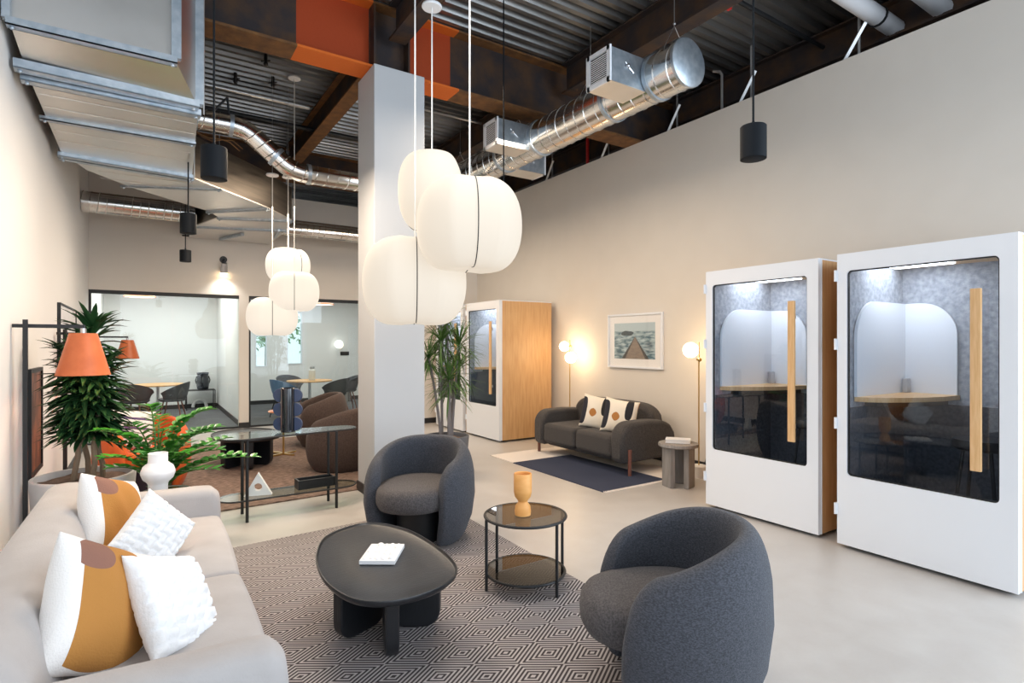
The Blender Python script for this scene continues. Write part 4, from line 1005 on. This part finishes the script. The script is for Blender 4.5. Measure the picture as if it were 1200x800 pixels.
# ------------------------------------------------------------------ cloth lanterns
def lantern(label, loc, w, h, rot, m, canopy, group, lobes=2, cloth='lantern'):
    """squashed cloth globe pinched by vertical wires; hangs on a cord from a ceiling disc"""
    t = thing('lantern_pendant', label, 'pendant lamp', loc, math.radians(rot), group)
    n, mm = 64, 36; rings = []
    for i in range(mm+1):
        a = -PI/2+PI*i/mm; rings.append([])
        ca, sa = max(math.cos(a), 1e-4), math.sin(a)
        rr = ca**.60; zz = math.copysign(abs(sa)**.90, sa)
        for k in range(n):
            th = 2*PI*k/n; c = abs(math.cos(th*lobes/2)); f = 1-.10*(1-min(1, (1-c)*9))*1.0
            dip = 1-.10*math.exp(-((ca)/.28)**2)
            rings[-1].append((w/2*rr*f*math.cos(th), w/2*rr*f*math.sin(th), h/2*zz*dip*(1-.03*(1-min(1, (1-c)*6)))))
    MB().loft(rings).build('cloth_shade', cloth, t, sharp=180)
    for q in range(lobes):
        th = 2*PI*q/lobes; pts = []
        for i in range(1, 30):
            a = -PI/2+PI*i/30; ca, sa = math.cos(a), math.sin(a); rr = ca**.60; zz = math.copysign(abs(sa)**.90, sa); dip = 1-.10*math.exp(-((ca)/.28)**2)
            pts.append((w/2*rr*.906*math.cos(th), w/2*rr*.906*math.sin(th), h/2*zz*dip*.973))
        MB().tube(pts, .0035, 6).build('rib_wire', 'black', t)
    z1 = canopy-loc[2]
    MB().tube([(0, 0, h/2*.86), (0, 0, z1)], .0055, 8).build('cord', 'cord', t)
    MB().lathe([(.01, z1-.012), (.072, z1-.012), (.078, z1-.004), (.074, z1+.008), (.01, z1+.01)], 32).build('ceiling_disc', 'white', t)
    MB().tube([(0, 0, z1+.01), (0, 0, 5.0-loc[2])], .003, 6).build('suspension_wire', 'steel', t)
    return t
def at(px, py, d):
    k = (px-600)/657; s, c = math.sin(math.radians(33.326)), math.cos(math.radians(33.326)); return ((s+k*c)*d, (c-k*s)*d, 1.55-(py-402)*d/657)
GN = 'large cloth lanterns over the diamond rug'; GF = 'cloth lanterns over the back seating area'
lantern('lowest of the three large glowing cloth lanterns, at left', (1.64, 3.77, 1.99), .74, .66, -111, None, 4.95, GN)
lantern('rightmost and nearest of the three large glowing cloth lanterns', (1.846, 3.33, 2.342), .71, .65, -109, None, 4.95, GN)
lantern('topmost and smallest-looking of the three large glowing cloth lanterns', (1.849, 3.93, 2.70), .53, .63, -35, None, 4.13, GN)
lantern('lowest of the three far glowing cloth lanterns', (1.385, 7.71, 1.89), .62, .52, -100, None, 3.71, GF, cloth='lantern_far')
lantern('rightmost of the three far glowing cloth lanterns', (1.62, 7.55, 2.21), .61, .53, -102, None, 4.95, GF, cloth='lantern_far')
lantern('topmost of the three far glowing cloth lanterns', (1.64, 8.02, 2.60), .57, .48, -60, None, 3.80, GF, cloth='lantern_far')

# ------------------------------------------------------------------ black cylinder pendants
def cyl_pendant(label, loc, r=.075, h=.20, lit=34):
    t = thing('cylinder_pendant', label, 'pendant lamp', loc, 0, 'black cylinder pendants')
    MB().lathe([(r-.006, 0), (r, .002), (r, h-.004), (r-.004, h), (.012, h), (.008, h+.03), (.005, h+.03)], 36).build('housing', 'pendant_black', t, sharp=40)
    MB().lathe([(.004, .012), (r-.008, .012)], 32, cap=False).build('lit_diffuser', 'lens', t); MB().lathe([(r-.006, 0), (r-.010, .03)], 32, cap=False).build('inner_lip', 'black', t)
    MB().tube([(0, 0, h), (0, 0, 5.0-loc[2])], .0065, 8).build('drop_rod', 'pendant_black', t)
    spot('pendant_beam', (loc[0], loc[1], loc[2]-.01), (loc[0], loc[1], 0), lit, (1, .88, .72), 95, .9, .06)
    return t
cyl_pendant('black cylinder pendant hanging before the right wall', (3.08, 2.03, 2.66))
cyl_pendant('black cylinder pendant under the left duct, the largest-looking one there', (.368, 3.94, 2.57))
cyl_pendant('black cylinder pendant over the orange armchair, by the back wall duct', (.38, 6.55, 2.66))
cyl_pendant('black cylinder pendant lowest at left, nearest the back glass wall', (.48, 8.85, 2.66), .07, .16)
cyl_pendant('black cylinder pendant seen just left of the column', (3.15, 9.05, 2.70), .06, .17)
cyl_pendant('black cylinder pendant behind the rightmost large lantern', (2.80, 4.40, 2.62))
# adjustable wall spot over the offices
t = thing('wall_spotlight', 'lit swivelling spotlight on a black round plate above the back offices', 'spotlight', (1.20, YB, 3.05))
MB().tube([(0, 0, 0), (0, -.03, 0)], .06, 20).build('mounting_plate', 'black', t); MB().tube([(0, -.03, 0), (0, -.14, -.05)], .014, 8).build('swivel_arm', 'black', t)
MB().tube([(0.0, -.16, -.08), (.0, -.10, -.24)], [.05, .062], 20).build('spot_head', 'steel', t); MB().tube([(0, -.098, -.242), (0, -.096, -.247)], .055, 20).build('spot_lens', 'globe', t)
spot('spot_beam', (1.2, YB-.16, 2.78), (1.2, YB+.02, 1.7), 22, (1, .95, .88), 120, .9, .04)
t = thing('security_camera', 'small black bracket camera high on the back wall under the duct', 'camera', (.56, YB-.005, 3.42))
MB().tube([(0, 0, 0), (.30, 0, 0)], .014, 8).build('arm', 'black', t); MB().tube([(.30, 0, -.02), (.30, 0, .05)], .022, 10).build('camera_head', 'black', t)

# ------------------------------------------------------------------ small things under the deck
for i, (x, y, lb) in enumerate(((.98, 7.9, 'left'), (1.40, 7.75, 'right'), (1.22, 7.2, 'nearest'))):
    t = MB().tube([(x, y, 4.99), (x, y, 4.90)], .02, 10).tube([(x-.05, y, 4.90), (x+.05, y+.02, 4.94)], .010, 8).sphere((x, y, 4.88), .028, 10, 8).build('deck_clamp', 'black')
    tag(t, 'black clamp under the metal deck above far lanterns, %s one of three' % lb, 'clamp', 'deck clamps above the far lanterns')
t = MB().tube([(2.9, 8.6, 4.99), (2.9, 8.6, 4.55)], .008, 8).lathe([(.02, 4.50), (.045, 4.51), (.02, 4.56)], 14, (2.9, 8.6)).build('ceiling_sprinkler', 'steel'); tag(t, 'small sprinkler drop right of the rusty beam over far seating', 'sprinkler')
t = MB().tube([(3.75, 2.9, 4.99), (3.75, 2.92, 4.7), (3.78, 2.9, 4.5)], .012, 8).sphere((3.78, 2.9, 4.49), .03, 10, 8).build('ceiling_sprinkler', 'steel'); tag(t, 'small sprinkler drop above the right end of spiral duct', 'sprinkler')
t = MB(); pts = [(.40+.1*k, 7.0-.02*k, 3.93-.05*k-.05*math.sin(k*1.2)) for k in range(6)]
t.tube(pts, .006, 6).tube([(p[0]+.03, p[1], p[2]-.03*math.sin(i)) for i, p in enumerate(pts)], .005, 6); tag(t.build('copper_wire', 'rust_edge'), 'loose copper wires dangling beside the bent spiral duct', 'wire')

# ------------------------------------------------------------------ offices behind the glass
def shell_chair(label, loc, face, body='chair_grey', group='shell chairs in the glass offices'):
    t = thing('shell_chair', label, 'chair', loc, facing(*face), group)
    secs = []; N = 28
    for i in range(N+1):
        f = -1+2*i/N; th = math.radians(118)*f; af = abs(f); top = .80-.20*af**2.0; e = 1-af; kk = math.sqrt(max(.02, 1-(1-min(1, e/.12))**2))
        sec = []
        for z, r in ((.44, .16), (.47, .225), (.55, .255), (.68, .285), (1, .30)):
            zz = top if z == 1 else min(z, top-.01); sec.append((r*math.sin(th), r*math.cos(th), zz))
        for z, r in ((1, .275), (.68, .26), (.55, .23), (.475, .20)):
            zz = top if z == 1 else min(z, top-.01); sec.append((r*math.sin(th), r*math.cos(th), zz))
        secs.append(sec)
    MB().loft(secs).build('shell', body, t, sharp=60)
    MB().lathe([(.02, .42), (.20, .43), (.235, .455), (.235, .475), (.21, .49), (.02, .495)], 28).build('seat', body, t)
    for sx, sy in ((-1, -1), (1, -1), (-1, 1), (1, 1)): MB().tube([(sx*.13, sy*.12, .43), (sx*.22, sy*.21, 0)], [.015, .010], 8).build('leg', 'walnut' if body == 'chair_grey' else 'black', t)
    return t
def office_table(label, loc, r=.48, foot='steel'):
    t = thing('meeting_table', label, 'table', loc)
    MB().lathe([(.02, .70), (r-.01, .70), (r, .71), (r, .722), (r-.006, .728), (.02, .728)], 40).build('tabletop', 'oak', t)
    MB().tube([(0, 0, .02), (0, 0, .70)], .03, 14).build('pedestal', foot, t); MB().lathe([(.02, 0), (.26, 0), (.26, .012), (.03, .03)], 32).build('foot', foot, t)
office_table('round oak meeting table in the left glass office', (.24, 13.25, .004))
office_table('round oak meeting table with steel pedestal in the right glass office', (3.08, 12.85, .004))
shell_chair('grey shell chair seen from behind in the left glass office', (-.13, 12.62, .004), (.45, .9))
shell_chair('grey shell chair in profile, right of the table in left glass office', (.47, 12.66, .004), (-.95, .25))
shell_chair('grey shell chair in right glass office, nearest and right of the table', (3.44, 12.15, .004), (-.6, .8))
shell_chair('grey shell chair in right glass office, farthest right', (3.92, 12.95, .004), (-1, .1))
shell_chair('grey shell chair in right glass office beyond the table, at left', (2.85, 13.75, .004), (.2, -1))
shell_chair('shell chair tinted blue for a glass reflection, left of right office table', (2.48, 12.45, .004), (.9, .3), 'chair_reflection')
t = thing('side_table', 'low black metal side table under the dark vase in left office', 'side table', (1.12, 15.05, .004))
MB().box(-.30, .30, -.20, .20, .44, .455).build('tabletop', 'black', t)
for x in (-.29, .29):
    for y in (-.19, .19): MB().box(x-.01, x+.01, y-.01, y+.01, 0, .44).build('leg', 'black', t)
t = thing('floor_vase', 'dark ribbed vase standing on the low table in left office', 'vase', (1.17, 15.05, .459))
MB().lathe([(.02, 0), (.10, 0), (.12, .03), (.132, .10), (.135, .18), (.12, .27), (.11, .32), (.125, .36), (.13, .40), (.118, .40), (.10, .34), (.02, .32)], 32).build('vase_body', 'totem', t)
for s in (-1, 1): MB().tube([(s*.13, 0, .14), (s*.15, 0, .22), (s*.12, 0, .32)], .012, 8).build('vase_ridge', 'totem', t)
tag(MB().tube([(.14*math.cos(PI*k/14), 0, .17*math.sin(PI*k/14)) for k in range(15)], .035, 12).build('arch_sculpture', 'white_matt', loc=(1.12, 15.22, .035)), 'pale arch sculpture on the floor under the low black table', 'ornament')
t = thing('stool', 'grey wooden slab stool at the right end of right office', 'stool', (4.45, 14.9, .004)); MB().lathe([(.02, .42), (.22, .42), (.22, .46), (.02, .46)], 28).build('seat', 'greystone', t)
for k in range(3): a = k*2.094+.4; MB().obox((.13*math.cos(a), .13*math.sin(a), .21), (.06, .16, .42), a).build('leg', 'greystone', t)
t = thing('soap_bottle', 'tall pale bottle standing on the right office table', 'bottle', (3.12, 12.8, .733)); MB().lathe([(.02, 0), (.065, .002), (.07, .02), (.07, .22), (.05, .24), (.045, .25)], 24).build('bottle_body', 'bottle', t); MB().lathe([(.05, .25), (.05, .30), (.02, .305)], 24).build('bottle_cap', 'steel', t)
for loc, lb in (((-.06, 13.9, 2.50), 'round flat lit pendant disc in the left glass office'), ((3.45, 13.3, 2.44), 'round flat lit pendant disc in the right glass office')):
    t = thing('disc_pendant', lb, 'pendant lamp', loc)
    MB().lathe([(.02, .045), (.26, .035), (.285, .02), (.285, .0), (.27, .0)], 40, cap=False).build('disc_shade', 'copper_top', t); MB().lathe([(.005, .006), (.275, .006)], 40, cap=False).build('lit_diffuser', 'disc_light', t); MB().tube([(0, 0, .04), (0, 0, 2.8-loc[2])], .006, 8).build('drop_rod', 'black', t)
tag(MB().box(-.12, .12, -.012, 0, -.05, .05).build('room_sign', 'black', loc=(4.62, 15.395, 1.27)), 'small black plate on the far wall of the right office', 'sign')
tag(MB().sphere((0, 0, 0), .11, 22, 14).tube([(0, .08, 0), (0, .16, 0)], .03, 10).build('reflection_globe', 'disc_light', loc=(4.42, 15.24, 1.52)), 'glowing ball added for a lamp reflection in right office glass', 'lamp reflection')  # added glow in place of a lamp mirrored in the glass
# trees outside the office window
for i, (x, y, z, r) in enumerate(((3.2, 18.5, 2.3, 1.0), (5.6, 20.2, 1.6, 1.1))):
    t = thing('tree', ['leafy green tree outside the office window, nearer one', 'leafy green tree outside the office window, farther right'][i], 'tree', (x, y, 0)); MB().tube([(0, 0, 0), (0, 0, z)], [.12, .07], 10).build('trunk', 'bark', t)
    c = MB()
    for k in range(900):
        v = Vector((rs.gauss(0, 1), rs.gauss(0, 1), rs.gauss(0, 1))).normalized()*r*rs.uniform(.6, 1); dd = Vector((rs.uniform(-1, 1), rs.uniform(-1, 1), rs.uniform(-1, 1)))
        strip(c, (v.x, v.y, z+v.z), dd, (0, 0, 1), .16, .09, .2, 2)
    c.build('crown', 'tree_leaf', t, sharp=180)
